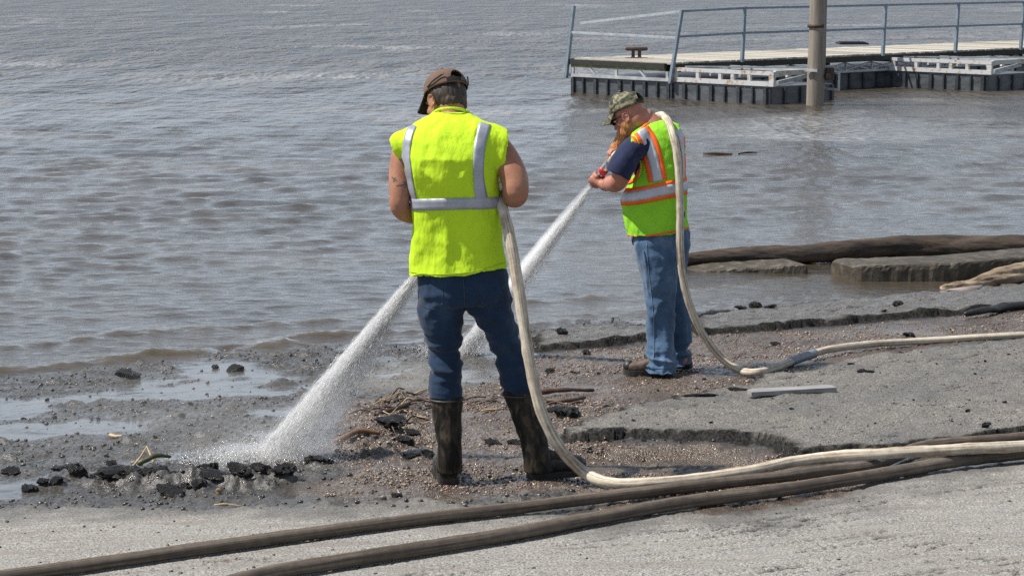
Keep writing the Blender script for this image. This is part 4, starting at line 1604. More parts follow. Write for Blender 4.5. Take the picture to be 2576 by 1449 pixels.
# jeans
JP = [loft_geo([RG(1160, 640, 0.03, 106, .115), RG(1163, 690, 0.03, 116, .130, 0.05), RG(1166, 735, 0.025, 121, .138, 0.04), RG(1168, 765, 0.03, 112, .13)], 32, True, 2.4),
      loft_geo([RG(1112, 735, 0.03, 64, .115), RG(1107, 790, 0.035, 61, .112), RG(1114, 840, 0.045, 53, .100), RG(1120, 885, 0.055, 48, .092), RG(1121, 930, 0.045, 46, .088), RG(1121, 970, 0.035, 46, .086), RG(1121, 997, 0.03, 44, .082)], 28, True, 2.15),
      loft_geo([RG(1222, 735, 0.03, 66, .115), RG(1236, 790, 0.035, 60, .112, -0.1), RG(1262, 840, 0.045, 54, .100, -0.15), RG(1281, 885, 0.055, 50, .092, -0.15), RG(1294, 930, 0.045, 47, .088, -0.12), RG(1300, 960, 0.035, 46, .086, -.1), RG(1307, 985, 0.03, 44, .082, -.1)], 28, True, 2.15)]
jme = remesh(JP, 0.0065, 5)
kz_ = J(1120, 885).z


def jean_folds(c):
    z = c[:, 2]
    knee = np.exp(-((z - (kz_ - 0.03)) / 0.13) ** 2)
    seat = np.exp(-((z - J(1160, 775).z) / 0.07) ** 2)
    a = fold_noise(c, 4, 3, 17, 1.0, 0.034) * knee
    b = fold_noise(c, 7, 4, 10, 7.0, 0.015) * (0.4 + seat)
    return a + b + 0.003 * noise3(c * 25)


displace(jme, jean_folds)
tree_j1 = bvh_of(jme)
jeans = finish(jme, 'jeans', M_jean1, man, ORG)
for lx0, pts in ((0, [(1055, 722), (1054, 760), (1080, 776), (1112, 768), (1114, 715)]), (1, [(1205, 716), (1206, 762), (1232, 772), (1262, 760), (1262, 705)])):
    project_strip(tree_j1, pts, 0.5, 0.0012, 'pocket_stitching', M_stitch1, jeans, ORG, 2, 10)
project_strip(tree_j1, [(1166, 702), (1168, 740), (1168, 768)], 1.2, 0.0015, 'seat_seam', M_stitch1, jeans, ORG, 2, 8)

# rubber boots
for nm, heel, d, shaft in (('l', G(1130, 1216), Vector((-0.12, 1, 0)), [RG(1124, 992, 0.02, 42, .068), RG(1124, 1002, 0.02, 42, .068), RG(1126, 1060, 0.01, 38, .062), RG(1130, 1115, 0.0, 33, .056), RG(1131, 1160, 0.005, 33, .056), RG(1131, 1185, 0.02, 35, .062)]),
                           ('r', G(1334, 1204), Vector((0.86, 0.45, 0)), [RG(1306, 980, 0.02, 43, .068), RG(1310, 1000, 0.02, 43, .068), RG(1328, 1060, 0.01, 40, .064), RG(1344, 1115, 0.0, 36, .058), RG(1352, 1160, 0.0, 36, .058), RG(1354, 1185, 0.0, 38, .06)])):
    gz0 = gheight(heel.x, heel.y)
    heel = Vector((heel.x, heel.y, min(heel.z, gz0 + 0.002)))
    up, so, dd, sd = foot_geo(heel, d, 0.275, 0.112, 0.115, 0.030)
    bm_ = remesh([up, loft_geo(shaft, 28, True, 2.1)], 0.006, 4)
    displace(bm_, lambda c: fold_noise(c, 8, 8, 14, 4.0, 0.006) * sstep(heel.z + 0.1, heel.z + 0.2, c[:, 2]))
    bt = finish(bm_, 'boot', M_camoboot, man, ORG)
    MB().add(*so).build('sole', M_rubber, bt, False, ORG)
    # rubber foot shell
    sh_ = remesh([loft_geo([(c + Vector((0, 0, 0.002)), a * 1.05, b * 1.03) for c, a, b in [
        (heel + dd * (0.275 * t) + UP * (0.018 + 0.115 * h * k / 2), sd * 0.056 * w, UP * 0.115 * h * k / 2) for t, w, h, k in
        ((0.0, .62, .75, .8), (0.04, .74, .95, .8), (0.15, .80, 1.0, .8), (0.3, .78, 1.0, .8), (0.45, .84, .86, .85), (0.6, .96, .72, .9), (0.75, 1, .62, .95), (0.88, .9, .54, 1), (0.96, .66, .46, 1), (1.0, .38, .36, 1))]], 24, True, 2.7)], 0.006, 3)
    finish(sh_, 'foot_shell', M_rubber, bt, ORG)
    ts = shaft[0]
    MB().tube([ts[0] + ts[1] * 1.03 * math.cos(t) + ts[2] * 1.03 * math.sin(t) + UP * -0.02 for t in np.linspace(0, 2 * math.pi, 30)], 0.005, 8, False).build('top_binding', M_rubber, bt, True, ORG)

# tattoos on the left arm
for pts in ([(997, 468), (1012, 466), (1023, 465)], [(1016, 459), (1023, 465), (1017, 473)], [(1018, 457), (1021, 462), (1024, 466)], [(986, 446), (992, 452), (998, 455)], [(994, 447), (992, 452), (990, 459)]):
    project_strip(tree_b1, pts, 1.5, 0.0008, 'tattoo', M_ink, body_o, ORG, 2, 5, thick=False)

# his hose: from the nozzle round his right side to the ground and away
hA = [noz_tip1 - jd1 * 0.22, grip_r, noz_tip1 - jd1 * 0.52 + Vector((0.02, 0, 0.01)), J(1215, 512, 0.22), J(1250, 492, 0.08), J(1264, 525, -0.03), J(1280, 585, -0.09), J(1297, 680, -0.13),
      J(1318, 820, -0.16), J(1336, 930, -0.18), J(1362, 1035, -0.20)]
gA = [(1405, 1120, -0.20, 0.10), (1462, 1182, -0.17, 0.03)]
hA += [J(x, y, dy) for x, y, dy, _ in gA]
hA += [G(1530, 1213, HR + 0.002), G(1640, 1214, HR), G(1760, 1203, HR + 0.004), G(1900, 1181, HR + 0.02), G(2000, 1160, HR + 0.035), G(2110, 1147, HR + 0.05), G(2210, 1141, HR + 0.06), G(2330, 1134, HR + 0.062),
       G(2440, 1128, HR + 0.06), G(2576, 1121, HR + 0.05), G(2800, 1108, HR + 0.02), G(3100, 1080, HR)]
hoseA = empty('fire_hose', G(1530, 1213), 'pale canvas hose hanging from the front person, looping to the ground and off right', 'hose', 'canvas fire hoses')
hose_mesh('tube', hA, HR, M_hoseA, hoseA, 10, G(1530, 1213))


def nozzle(tip, d, parent, org):
    def ring(s0, r):
        a = d.orthogonal().normalized()
        return (tip - d * s0, a * r, d.cross(a) * r)
    b = MB().add(*loft_geo([ring(0.0, .016), ring(.01, .018), ring(.06, .017), ring(.12, .021), ring(.15, .021)], 24)).build('nozzle_tip', M_chrome, parent, True, org)
    MB().add(*loft_geo([ring(.145, .025), ring(.15, .029), ring(.178, .029), ring(.182, .025)], 24)).build('nozzle_collar', M_red, parent, False, org)
    MB().add(*loft_geo([ring(.185, .024), ring(.19, .027), ring(.23, .027), ring(.235, .025), ring(.26, .028), ring(.27, .026)], 24)).build('coupling', M_chrome, parent, False, org)


nozzle(noz_tip1, jd1, hoseA, G(1530, 1213))

# ================================================================== BEARDED PERSON IN THE LIME VEST
f2a, f2b = G(1640, 942), G(1715, 925)
D2 = f2a.y
ORG2 = Vector((f2a.x, f2a.y, f2a.z))
man2 = empty('person', ORG2, 'bearded person in a camouflage cap and lime vest with orange trim, hose over the shoulder', 'person')


def K(px, py, dy=0.0):
    return P(px, py, D2 + dy)


def RK(px, py, dy, hw, hd, tilt=0.0, yaw=0.0):
    return RG(px, py, dy, hw, hd, tilt, yaw, K)


s2 = D2 / FPX
hc2 = K(1581, 294, 0.06)
hf2 = Vector((-0.80, 0.38, -0.46)).normalized()
hu2 = Vector((-0.42, 0.22, 0.88)).normalized()
hp2, hfr2 = head_parts(hc2, hf2, hu2, 1.02)
f_, l_, u_ = hfr2
noz_tip2 = K(1488, 468, 0.22)
land2 = G(1160, 884)
jd2 = (land2 - noz_tip2).normalized()
g2l = noz_tip2 - jd2 * 0.075
body = hp2[:]
body.append(limb([hc2 - f_ * 0.045 - u_ * 0.03, K(1622, 305, 0.06), K(1640, 330, 0.04)], [0.070, 0.075, 0.085], 20, 4))
body.append(loft_geo([RK(1648, 318, 0.04, 44, .07), RK(1650, 345, 0.03, 58, .09), RK(1654, 400, 0.02, 62, .11), RK(1650, 470, 0.02, 68, .13), RK(1652, 540, 0.02, 68, .13), RK(1660, 610, 0.02, 62, .12), RK(1665, 640, 0.02, 52, .10)], 28, True, 2.2))
# left arm: shoulder, elbow low, forearm forward to the nozzle
elb = K(1558, 452, -0.13)
wr2 = K(1512, 460, -0.01)
wr2 = g2l + Vector((0.045, -0.065, -0.035))
body.append(limb([K(1615, 366, -0.04), K(1592, 376, -0.10), K(1572, 412, -0.15), elb, elb + (wr2 - elb) * 0.3 + UP * -0.012, elb + (wr2 - elb) * 0.65, wr2], [0.065, 0.062, 0.056, 0.053, 0.054, 0.046, 0.034], 20, 5))
body += grip(g2l, jd2, Vector((-0.10, -0.9, -0.35)), wr2, 0.020, -1, 1.05)
# right arm, on the far side
g2r = noz_tip2 - jd2 * 0.30 + Vector((0, 0, 0))
wr3 = g2r + Vector((0.02, 0.085, -0.02))
body.append(limb([K(1690, 352, 0.10), K(1690, 372, 0.14), K(1650, 430, 0.24), K(1615, 462, 0.30), K(1590, 450, 0.30), wr3], [0.06, 0.06, 0.052, 0.046, 0.042, 0.029], 18, 5))
body += grip(g2r, jd2, Vector((0.1, 0.9, 0.1)), wr3, HR * 0.9, 1, 0.82)
body.append(limb([K(1648, 640, -0.03), K(1655, 700, -0.04), K(1660, 770, -0.04), K(1655, 850, -0.03), K(1655, 920, -0.03)], [0.06, 0.055, 0.048, 0.045, 0.040], 18, 4))
body.append(limb([K(1680, 640, 0.10), K(1690, 700, 0.11), K(1705, 770, 0.12), K(1712, 850, 0.13), K(1712, 910, 0.14)], [0.06, 0.055, 0.048, 0.045, 0.040], 18, 4))
bme2 = remesh(body, 0.0060, 3)
body2 = finish(bme2, 'body', M_skin2, man2, ORG2)
add_eyes(hc2, hfr2, 1.02, man2, ORG2)
cap_c2 = hc2 + u_ * 0.046 - f_ * 0.008
cap2, _ = cap_dome(cap_c2, hf2, (u_ * 0.99 + f_ * 0.05).normalized(), man2, ORG2, M_camocap, M_camocap, M_capdark, 1.08)
# sunglasses
sg_ = MB().tube([hc2 + f_ * 0.095 + l_ * y * 0.062 + u_ * (0.012) - f_ * 0.035 * (y * y) for y in np.linspace(-1.15, 1.15, 9)], 0.0035, 8, True, 2).build('sunglasses', M_lens, man2, True, ORG2)
for sgn in (-1, 1):
    MB().add(*ellipsoid_geo(hc2 + f_ * 0.093 + l_ * sgn * 0.036 + u_ * 0.004, f_ * 0.006, l_ * 0.030, u_ * 0.019, 16, 8)).build('lens', M_lens, sg_, True, ORG2)
    MB().tube([hc2 + f_ * 0.050 + l_ * sgn * 0.072 + u_ * 0.013, hc2 - f_ * 0.015 + l_ * sgn * 0.084 + u_ * 0.016], 0.003, 8).build('glasses_arm', M_lens, sg_, True, ORG2)
# beard: jaw mass and long tapering length, with strands
bp = [ellipsoid_geo(hc2 + f_ * 0.040 - u_ * 0.075, f_ * 0.058, l_ * 0.064, u_ * 0.050, 22, 14), ellipsoid_geo(hc2 + f_ * 0.015 + l_ * 0.052 - u_ * 0.045, f_ * 0.034, l_ * 0.022, u_ * 0.044, 16, 10),
      ellipsoid_geo(hc2 + f_ * 0.015 - l_ * 0.052 - u_ * 0.045, f_ * 0.034, l_ * 0.022, u_ * 0.044, 16, 10)]
b_tip = K(1535, 398, 0.14)
b0 = hc2 + f_ * 0.055 - u_ * 0.095
bp.append(limb([b0 + u_ * 0.02, b0 + (b_tip - b0) * 0.35 + Vector((0.0, 0, 0)), b0 + (b_tip - b0) * 0.7, b_tip], [0.052, 0.048, 0.040, 0.018], 16, 5))
bm2 = remesh(bp, 0.005, 4)
displace(bm2, lambda c: 0.006 * noise3(c * np.array([80, 80, 16])))
beard = finish(bm2, 'beard', M_ginger, man2, ORG2)
rb = random.Random(4)
mb = MB()
for k in range(420):
    t0 = rb.random()
    th = rb.random() * 6.283
    r0 = 0.046 * (1 - 0.35 * t0)
    st = b0 + (b_tip - b0) * t0 * 0.75
    off = (l_ * math.cos(th) + f_ * math.sin(th)) * r0 * rb.uniform(0.7, 1.02)
    dn = (b_tip - b0).normalized()
    L = rb.uniform(0.05, 0.12)
    j = Vector((rb.gauss(0, 1), rb.gauss(0, 1), rb.gauss(0, 1))) * 0.008
    p0, p1, p2 = st + off, st + off * 1.08 + dn * L * 0.5 + j * 0.4, st + off * 0.7 + dn * L + j
    v, f = tube_geo([p0, p1, p2], [0.0013, 0.0011, 0.0003], 3, False)
    mb.add(v, f)
o = mb.build('beard_strands', M_blond, beard, True, ORG2)
o['kind'] = 'stuff'

# navy t-shirt: torso and sleeves
tp = [loft_geo([RK(1644, 312, 0.045, 34, .078), RK(1648, 330, 0.035, 56, .10), RK(1652, 360, 0.03, 64, .118), RK(1655, 420, 0.02, 66, .13), RK(1650, 500, 0.02, 73, .145), RK(1654, 570, 0.02, 72, .145)], 30, True, 2.25),
      tube_geo([K(1615, 362, -0.04), K(1588, 380, -0.10), K(1568, 411, -0.145), K(1553, 441, -0.155)], [0.076, 0.077, 0.079, 0.083], 24, 'flat', 5),
      limb([K(1690, 350, 0.08), K(1692, 372, 0.13), K(1672, 410, 0.20)], [0.075, 0.078, 0.075], 20, 5)]
tme = remesh(tp, 0.006, 3)
displace(tme, lambda c: fold_noise(c, 9, 9, 9, 2.0, 0.010))
finish(tme, 'tshirt', M_navy, man2, ORG2)
# vest
VR = [RK(1646, 303, 0.05, 24, .07), RK(1649, 311, 0.042, 42, .092, 0.0), RK(1652, 324, 0.035, 60, .110, 0.04), RK(1656, 345, 0.028, 66, .124, 0.03), RK(1660, 380, 0.022, 63, .135), RK(1661, 420, 0.02, 64, .145), RK(1652, 460, 0.02, 75, .155, 0.08),
      RK(1645, 495, 0.02, 83, .162, 0.1), RK(1649, 540, 0.02, 82, .162, 0.06), RK(1655, 572, 0.02, 81, .160, 0.07), RK(1657, 585, 0.02, 80, .160, 0.10)]
vp = [loft_geo(VR, 44, True, 2.2),
      loft_geo([(K(1630, 345, -0.02), Vector((0.02, 0.09, 0.06)), Vector((0.0, 0.02, -0.08))), (K(1606, 354, -0.06), Vector((0.02, .085, 0.04)), Vector((0.01, 0.02, -0.06))), (K(1592, 358, -0.085), Vector((0.02, .085, 0.03)), Vector((0.01, 0.0, -0.05)))], 20, True, 2.0),
      loft_geo([(K(1690, 345, 0.05), Vector((0.0, 0.09, 0.05)), Vector((0.02, 0.0, -0.09))), (K(1708, 352, 0.08), Vector((0.0, .085, 0.03)), Vector((0.0, 0.02, -0.09)))], 20, True, 2.0)]
vme = remesh(vp, 0.006, 5)
displace(vme, lambda c: fold_noise(c, 7, 7, 3.0, 6.0, 0.020) * (0.35 + 0.65 * sstep(K(0, 440).z, K(0, 540).z, c[:, 2])) + 0.003 * noise3(c * 20))
tree_v = bvh_of(vme)
vest = finish(vme, 'vest', M_vest, man2, ORG2)
L1 = [(1612, 328), (1627, 352), (1640, 390), (1649, 425), (1655, 456)]
project_strip(tree_v, L1, [21, 24, 25, 24, 24], 0.003, 'orange_border', M_orange, vest, ORG2, 7)
project_strip(tree_v, L1, [11, 12, 13, 12, 12], 0.0055, 'silver_tape', M_tapeL, vest, ORG2)
R1 = [(1700, 324), (1712, 345), (1718, 385), (1720, 420), (1720, 450)]
project_strip(tree_v, R1, [11, 9, 5, 4, 3], 0.003, 'orange_border', M_orange, vest, ORG2, 5)
project_strip(tree_v, [(1702, 328), (1711, 345), (1716, 385), (1718, 420), (1718, 450)], [7, 6, 3, 2, 2], 0.0055, 'silver_tape', M_tapeL, vest, ORG2, 4)
cv = K(1648, 480, 0.02)
zb = K(1645, 483, -0.14).z
tl = 0.20
cen2 = lambda z: Vector((cv.x + 0.0, cv.y, z))
zf = lambda d: zb + 0.19 * tl * d.x * 0.9 - 0.01 * d.y - 0.012
wrap_band(tree_v, cen2, zf, 0.052, 0.004, 'orange_band', M_orange, vest, ORG2, rows=7)
wrap_band(tree_v, cen2, zf, 0.030, 0.0065, 'silver_band', M_tapeL, vest, ORG2, rows=5)
project_strip(tree_v, [(1578, 592), (1600, 597), (1630, 594), (1680, 585), (1733, 574)], 2.4, 0.003, 'hem_binding', M_orange, vest, ORG2, 3)
ah = [(1567, 372), (1572, 352), (1590, 344), (1601, 362), (1607, 395), (1609, 425), (1603, 446), (1588, 458), (1574, 462)]
project_strip(tree_v, ah, 3.6, 0.004, 'armhole_binding', M_orange, vest, ORG2, 3)
project_strip(tree_v, [(x + 5, y) for x, y in ah[1:7]], 1.5, 0.006, 'yellow_binding', M_gold, vest, ORG2, 3)
project_strip(tree_v, [(1612, 327), (1628, 312), (1648, 302), (1664, 300)], 2.2, 0.004, 'neck_binding', M_orange, vest, ORG2, 3)

# jeans
near = [RK(1650, 600, 0.0, 62, .13), RK(1652, 640, -0.02, 57, .125), RK(1656, 690, -0.03, 49, .11), RK(1660, 740, -0.03, 43, .10), RK(1662, 790, -0.025, 39, .095), RK(1660, 840, -0.02, 39, .095), RK(1660, 880, -0.05, 41, .105), RK(1661, 910, -0.07, 44, .115), RK(1661, 936, -0.08, 45, .12)]
far = [RK(1688, 605, 0.08, 50, .12), RK(1688, 650, 0.10, 46, .115), RK(1690, 700, 0.12, 40, .105), RK(1700, 760, 0.13, 36, .095), RK(1706, 820, 0.14, 34, .09), RK(1708, 870, 0.15, 35, .09), RK(1710, 900, 0.16, 36, .09), RK(1710, 918, 0.16, 38, .095)]
jp2 = [loft_geo([RK(1660, 565, 0.02, 72, .14), RK(1663, 600, 0.02, 76, .15, 0.03), RK(1667, 640, 0.03, 68, .15), RK(1670, 668, 0.04, 58, .13)], 32, True, 2.3), loft_geo(near, 28, True, 2.2), loft_geo(far, 28, True, 2.2)]
jme2 = remesh(jp2, 0.0065, 3)


def jf2(c):
    z = c[:, 2]
    ank = sstep(K(0, 830).z, K(0, 900).z, z)
    knee = np.exp(-((z - K(0, 775).z) / 0.10) ** 2)
    return fold_noise(c, 4, 4, 15, 2.0, 0.036) * ank + fold_noise(c, 6, 5, 9, 5.0, 0.028) * (0.4 + 0.7 * knee) + fold_noise(c, 11, 8, 3, 9.0, 0.018) + 0.003 * noise3(c * 24)


displace(jme2, jf2)
tree_j2 = bvh_of(jme2)
jeans2 = finish(jme2, 'jeans', M_jean2, man2, ORG2)
project_strip(tree_j2, [(1627, 612), (1632, 680), (1640, 750), (1645, 820), (1645, 900)], 0.8, 0.0015, 'side_seam', simple('dark_indigo_seam', (0.05, 0.09, 0.16), (0.15, 0.21, 0.30), 90, 0.9, 0.2), jeans2, ORG2, 2, 10)
project_strip(tree_j2, [(1622, 925), (1650, 928), (1690, 928)], 0.5, 0.0012, 'hem_stitching', M_stitch1, jeans2, ORG2, 2, 8)
for heel, d in ((G(1690, 944), Vector((-0.98, 0.16, 0))), (G(1738, 926), Vector((-0.95, 0.30, 0)))):
    gz0 = gheight(heel.x, heel.y)
    heel = Vector((heel.x, heel.y, min(heel.z, gz0 + 0.004)))
    up, so, dd, sd = foot_geo(heel, d, 0.292, 0.108, 0.105, 0.030)
    ank = heel + dd * 0.085
    bm_ = remesh([up, limb([ank + UP * 0.05, ank + UP * 0.13], [0.042, 0.036], 18, 3)], 0.005, 4)
    displace(bm_, lambda c: fold_noise(c, 20, 20, 20, 4.0, 0.004))
    bt = finish(bm_, 'boot', M_leather, man2, ORG2)
    MB().add(*so).build('sole', M_sole, bt, False, ORG2)
    tcap = remesh([ellipsoid_geo(heel + dd * 0.262 + UP * 0.052, dd * 0.036, sd * 0.047, UP * 0.036, 20, 12)], 0.005, 2)
    finish(tcap, 'toe_cap', M_rubber, bt, ORG2)
    for k in range(4):
        p = heel + dd * (0.145 + 0.022 * k) + UP * (0.126 - 0.012 * k)
        MB().tube([p - sd * 0.022, p + UP * 0.008, p + sd * 0.022], 0.0028, 6, True, 3).build('lace', M_sole, bt, True, ORG2)
# bracelet and clip
wb = wr2 + (elb - wr2) * 0.06
wd_ = (elb - wr2).normalized()
wo = wd_.orthogonal().normalized()
MB().tube([wb + (wo * math.cos(t) + wd_.cross(wo) * math.sin(t)) * 0.0335 for t in np.linspace(0, 2 * math.pi, 24)], 0.0035, 6, False).build('bracelet', M_lens, man2, True, ORG2)
MB().tube([K(1592, 596, -0.12), K(1591, 606, -0.13), K(1593, 616, -0.125)], [0.008, 0.006, 0.003], 8, True, 3).build('belt_clip', M_black, man2, True, ORG2)

# his hose: nozzle, up over the right shoulder, down the back, along the ground
hB = [noz_tip2 - jd2 * 0.25, noz_tip2 - jd2 * 0.33, K(1570, 374, 0.16), K(1600, 345, 0.24), K(1636, 305, 0.25), K(1662, 291, 0.13), K(1679, 304, 0.0), K(1692, 336, -0.12), K(1703, 390, -0.17), K(1709, 460, -0.19), K(1711, 540, -0.20), K(1711, 620, -0.20), K(1717, 690, -0.19),
      K(1736, 770, -0.17), K(1768, 840, -0.14), K(1812, 898, -0.10)]
hB += [G(1858, 930, HR + 0.004), G(1905, 936, HR), G(1960, 922, HR), G(2015, 900, HR + 0.012), G(2090, 878, HR + 0.02), G(2200, 865, HR + 0.016), G(2330, 857, HR), G(2576, 842, HR), G(2800, 830, HR), G(3100, 812, HR)]
O2 = G(1905, 936)
hoseB = empty('fire_hose', O2, 'pale canvas hose over the bearded person\'s shoulder, curving along the gravel to the right', 'hose', 'canvas fire hoses')
hose_mesh('tube', hB, HR * 0.93, M_hoseA, hoseB, 10, O2)
nozzle(noz_tip2, jd2, hoseB, O2)
ca, cb, cc3 = G(1988, 911, HR + 0.004), G(2015, 900, HR + 0.012), G(2048, 889, HR + 0.016)
MB().tube([ca, cb, cc3], HR * 1.12, 18, True, 4).build('tape_wrap', simple('grey_duct_tape', (0.20, 0.22, 0.24), (0.14, 0.15, 0.17), 30, 0.5, 0.3), hoseB, True, O2)
# ================================================================== WATER JETS
def mat_spray():
    t = NT('white_water_spray')
    df = t.n('BsdfDiffuse')
    tr = t.n('BsdfTranslucent')
    gl = t.n('BsdfGlossy')
    for b in (df, tr):
        b.inputs['Color'].default_value = (0.99, 0.99, 0.99, 1)
    gl.inputs['Roughness'].default_value = 0.15
    m1, m2 = t.n('MixShader'), t.n('MixShader')
    m1.inputs[0].default_value = 0.5
    m2.inputs[0].default_value = 0.12
    t.l(df.outputs[0], m1.inputs[1])
    t.l(tr.outputs[0], m1.inputs[2])
    t.l(m1.outputs[0], m2.inputs[1])
    t.l(gl.outputs[0], m2.inputs[2])
    t.l(m2.outputs[0], t.out.inputs['Surface'])
    t.t.nodes.remove(t.b)
    tp_ = t.n('BsdfTransparent')
    m3 = t.n('MixShader')
    m3.inputs[0].default_value = 0.35
    t.l(m2.outputs[0], m3.inputs[1])
    t.l(tp_.outputs[0], m3.inputs[2])
    t.l(m3.outputs[0], t.out.inputs['Surface'])
    return t.m


def mat_mist(name, color, dens, nscale, lo, hi, aniso=0.0):
    t = NT(name)
    t.t.nodes.remove(t.b)
    v = t.n('VolumePrincipled')
    v.inputs['Color'].default_value = (*color, 1)
    v.inputs['Anisotropy'].default_value = aniso
    nz = t.noise(nscale, 4, 0.6)
    # fade towards the rim of the puff: object space is the unit ball
    ln = t.n('VectorMath', operation='LENGTH')
    t.l(t.co(), ln.inputs[0])
    fall = t.ramp(ln.outputs['Value'], [(0.0, 1.0), (0.45, 0.55), (0.98, 0.0)])
    d = t.math('MULTIPLY', t.math('MULTIPLY', t.ramp(nz, [(lo, 0.0), (hi, 1.0)]), fall), dens)
    t.l(d, v.inputs['Density'])
    t.l(v.outputs[0], t.out.inputs['Volume'])
    return t.m


M_spray = mat_spray()


def big_mesh(name, V, F):
    """V (n,3) float, F (m,3) int triangles"""
    me = bpy.data.meshes.new(name)
    me.vertices.add(len(V))
    me.vertices.foreach_set('co', V.astype(np.float32).ravel())
    me.loops.add(F.size)
    me.loops.foreach_set('vertex_index', F.astype(np.int32).ravel())
    me.polygons.add(len(F))
    me.polygons.foreach_set('loop_start', np.arange(0, F.size, 3, dtype=np.int32))
    me.update(calc_edges=True)
    return me


OCT_F = np.array([(0, 1, 3), (1, 2, 3), (2, 0, 3), (1, 0, 4), (2, 1, 4), (0, 2, 4)])


def droplets(pos, dirs, ln, rr):
    n = len(pos)
    d = dirs / np.linalg.norm(dirs, axis=1)[:, None]
    a = np.cross(d, np.array([0.3, 0.5, 0.81]))
    a /= np.linalg.norm(a, axis=1)[:, None]
    b = np.cross(d, a)
    q = rr[:, None]
    V = np.stack([pos + a * q, pos + (b * 0.87 - a * 0.5) * q, pos + (b * -0.87 - a * 0.5) * q, pos + d * ln[:, None], pos - d * ln[:, None]], 1).reshape(-1, 3)
    F = (OCT_F[None] + 5 * np.arange(n)[:, None, None]).reshape(-1, 3)
    return V, F


def jet(tip, land, label, n_core, n_fall, spread, drop, seed, dens, s_fall=0.05):
    r = np.random.default_rng(seed)
    root = empty('water_jet', Vector(land), label, 'water jet')
    T, L = np.array(tip), np.array(land)
    D = L - T
    dist_ = np.linalg.norm(D)
    d = D / dist_
    side = np.cross(d, [0, 0, 1])
    side /= np.linalg.norm(side)
    upv = np.cross(side, d)
    # dense core threads
    s = r.random(n_core) ** 0.75
    rad_c = (0.013 + spread * s) * np.abs(r.normal(size=n_core)) ** 0.8 * 0.8
    th = r.random(n_core) * 6.283
    lob = 1 + 0.6 * np.sin(th * 1.0 + 2.0)
    pos = T + D * s[:, None] + (side * np.cos(th)[:, None] + upv * np.sin(th)[:, None]) * (rad_c * lob)[:, None]
    pos[:, 2] -= 0.02 * s * (1 - s)
    ln = r.uniform(0.010, 0.055, n_core) * (0.6 + 0.6 * s)
    rr = r.uniform(0.0004, 0.0013, n_core)
    dirs = d + r.normal(size=(n_core, 3)) * 0.05
    V, F = droplets(pos, dirs, ln, rr)
    o = link('stream', big_mesh('stream', V - L, F), M_spray, root)
    o['kind'] = 'stuff'
    # slower spray that falls out of the stream
    s = r.random(n_fall) ** 0.7
    lag = np.abs(r.normal(size=n_fall)) * 0.55
    pos = T + D * s[:, None] + side[None] * (r.normal(size=n_fall) * spread * 0.9 * s)[:, None] + upv[None] * (r.normal(size=n_fall) * spread * 0.6 * s)[:, None]
    fall = drop * lag * s ** 1.3
    pos[:, 2] -= fall
    pos -= d[None] * (fall * 0.25)[:, None]
    gzz = SLOPE * (SHORE - (NX * pos[:, 0] + NY * pos[:, 1]))
    keep = pos[:, 2] > gzz + 0.005
    pos, s2 = pos[keep], s[keep]
    k = len(pos)
    dirs = d + np.array([0, 0, -0.45]) + r.normal(size=(k, 3)) * 0.12
    V, F = droplets(pos, dirs, r.uniform(0.004, 0.020, k), r.uniform(0.0004, 0.0011, k))
    o = link('falling_spray', big_mesh('falling_spray', V - L, F), M_spray, root)
    o['kind'] = 'stuff'
    # splash thrown up where it lands
    ns = int(n_fall * 0.22)
    pos = L + np.stack([r.normal(size=ns) * 0.20 - 0.05, r.normal(size=ns) * 0.16, np.abs(r.normal(size=ns)) * 0.055], 1)
    gzz = SLOPE * (SHORE - (NX * pos[:, 0] + NY * pos[:, 1]))
    pos[:, 2] = np.maximum(gzz, 0) + np.abs(r.normal(size=ns)) * 0.06 * np.exp(-np.linalg.norm(pos[:, :2] - L[:2], axis=1) / 0.3)
    V, F = droplets(pos, r.normal(size=(ns, 3)) + np.array([0, 0, 0.8]), r.uniform(0.002, 0.007, ns), r.uniform(0.0007, 0.002, ns))
    o = link('splash_drops', big_mesh('splash_drops', V - L, F), M_spray, root)
    o['kind'] = 'stuff'
    # fine mist inside the stream: a ball stretched along it
    for (s0, s1, w, dn, sag) in dens:
        c = T + D * (s0 + s1) / 2 + np.array([0, 0, -sag])
        v, f = ellipsoid_geo((0, 0, 0), (1, 0, 0), (0, 1, 0), (0, 0, 1), 20, 12)
        me = mesh_from('mist', v, f)
        o = link('mist', me, mat_mist('fine_spray_mist', (0.995, 0.997, 1.0), dn, (3, 3, 9), 0.3, 0.7), root)
        zq = Vector(D).to_track_quat('Z', 'Y')
        o.rotation_mode = 'QUATERNION'
        o.rotation_quaternion = zq
        o.scale = (w, w, dist_ * (s1 - s0) / 2)
        o.location = Vector(c - L)
        o['kind'] = 'stuff'
    return root


jet(noz_tip1, land1, 'white spray of water falling from the front person to the mud at lower left', 44000, 26000, 0.036, 0.42, 1,
    [(0.0, 1.03, 0.046, 90.0, 0.01), (0.0, 0.7, 0.055, 25.0, 0.015), (0.30, 1.04, 0.10, 18.0, 0.05), (0.45, 1.05, 0.19, 6.0, 0.13)])
jet(noz_tip2, land2, 'white jet of water from the bearded person\'s nozzle passing behind the front person', 34000, 13000, 0.038, 0.34, 2,
    [(-0.08, 1.0, 0.06, 100.0, 0.0), (0.2, 1.0, 0.09, 28.0, 0.02)])


def puff(loc, scale, color, dens, label, nscale=(2.2, 2.2, 1.5), lo=0.35, hi=0.75):
    v, f = ellipsoid_geo((0, 0, 0), (1, 0, 0), (0, 1, 0), (0, 0, 1), 24, 14)
    o = link('ground_mist', mesh_from('ground_mist', v, f), mat_mist('ground_mist', color, dens, nscale, lo, hi))
    o.location = loc
    o.scale = scale
    tag(o, label, 'mist', kind='stuff')


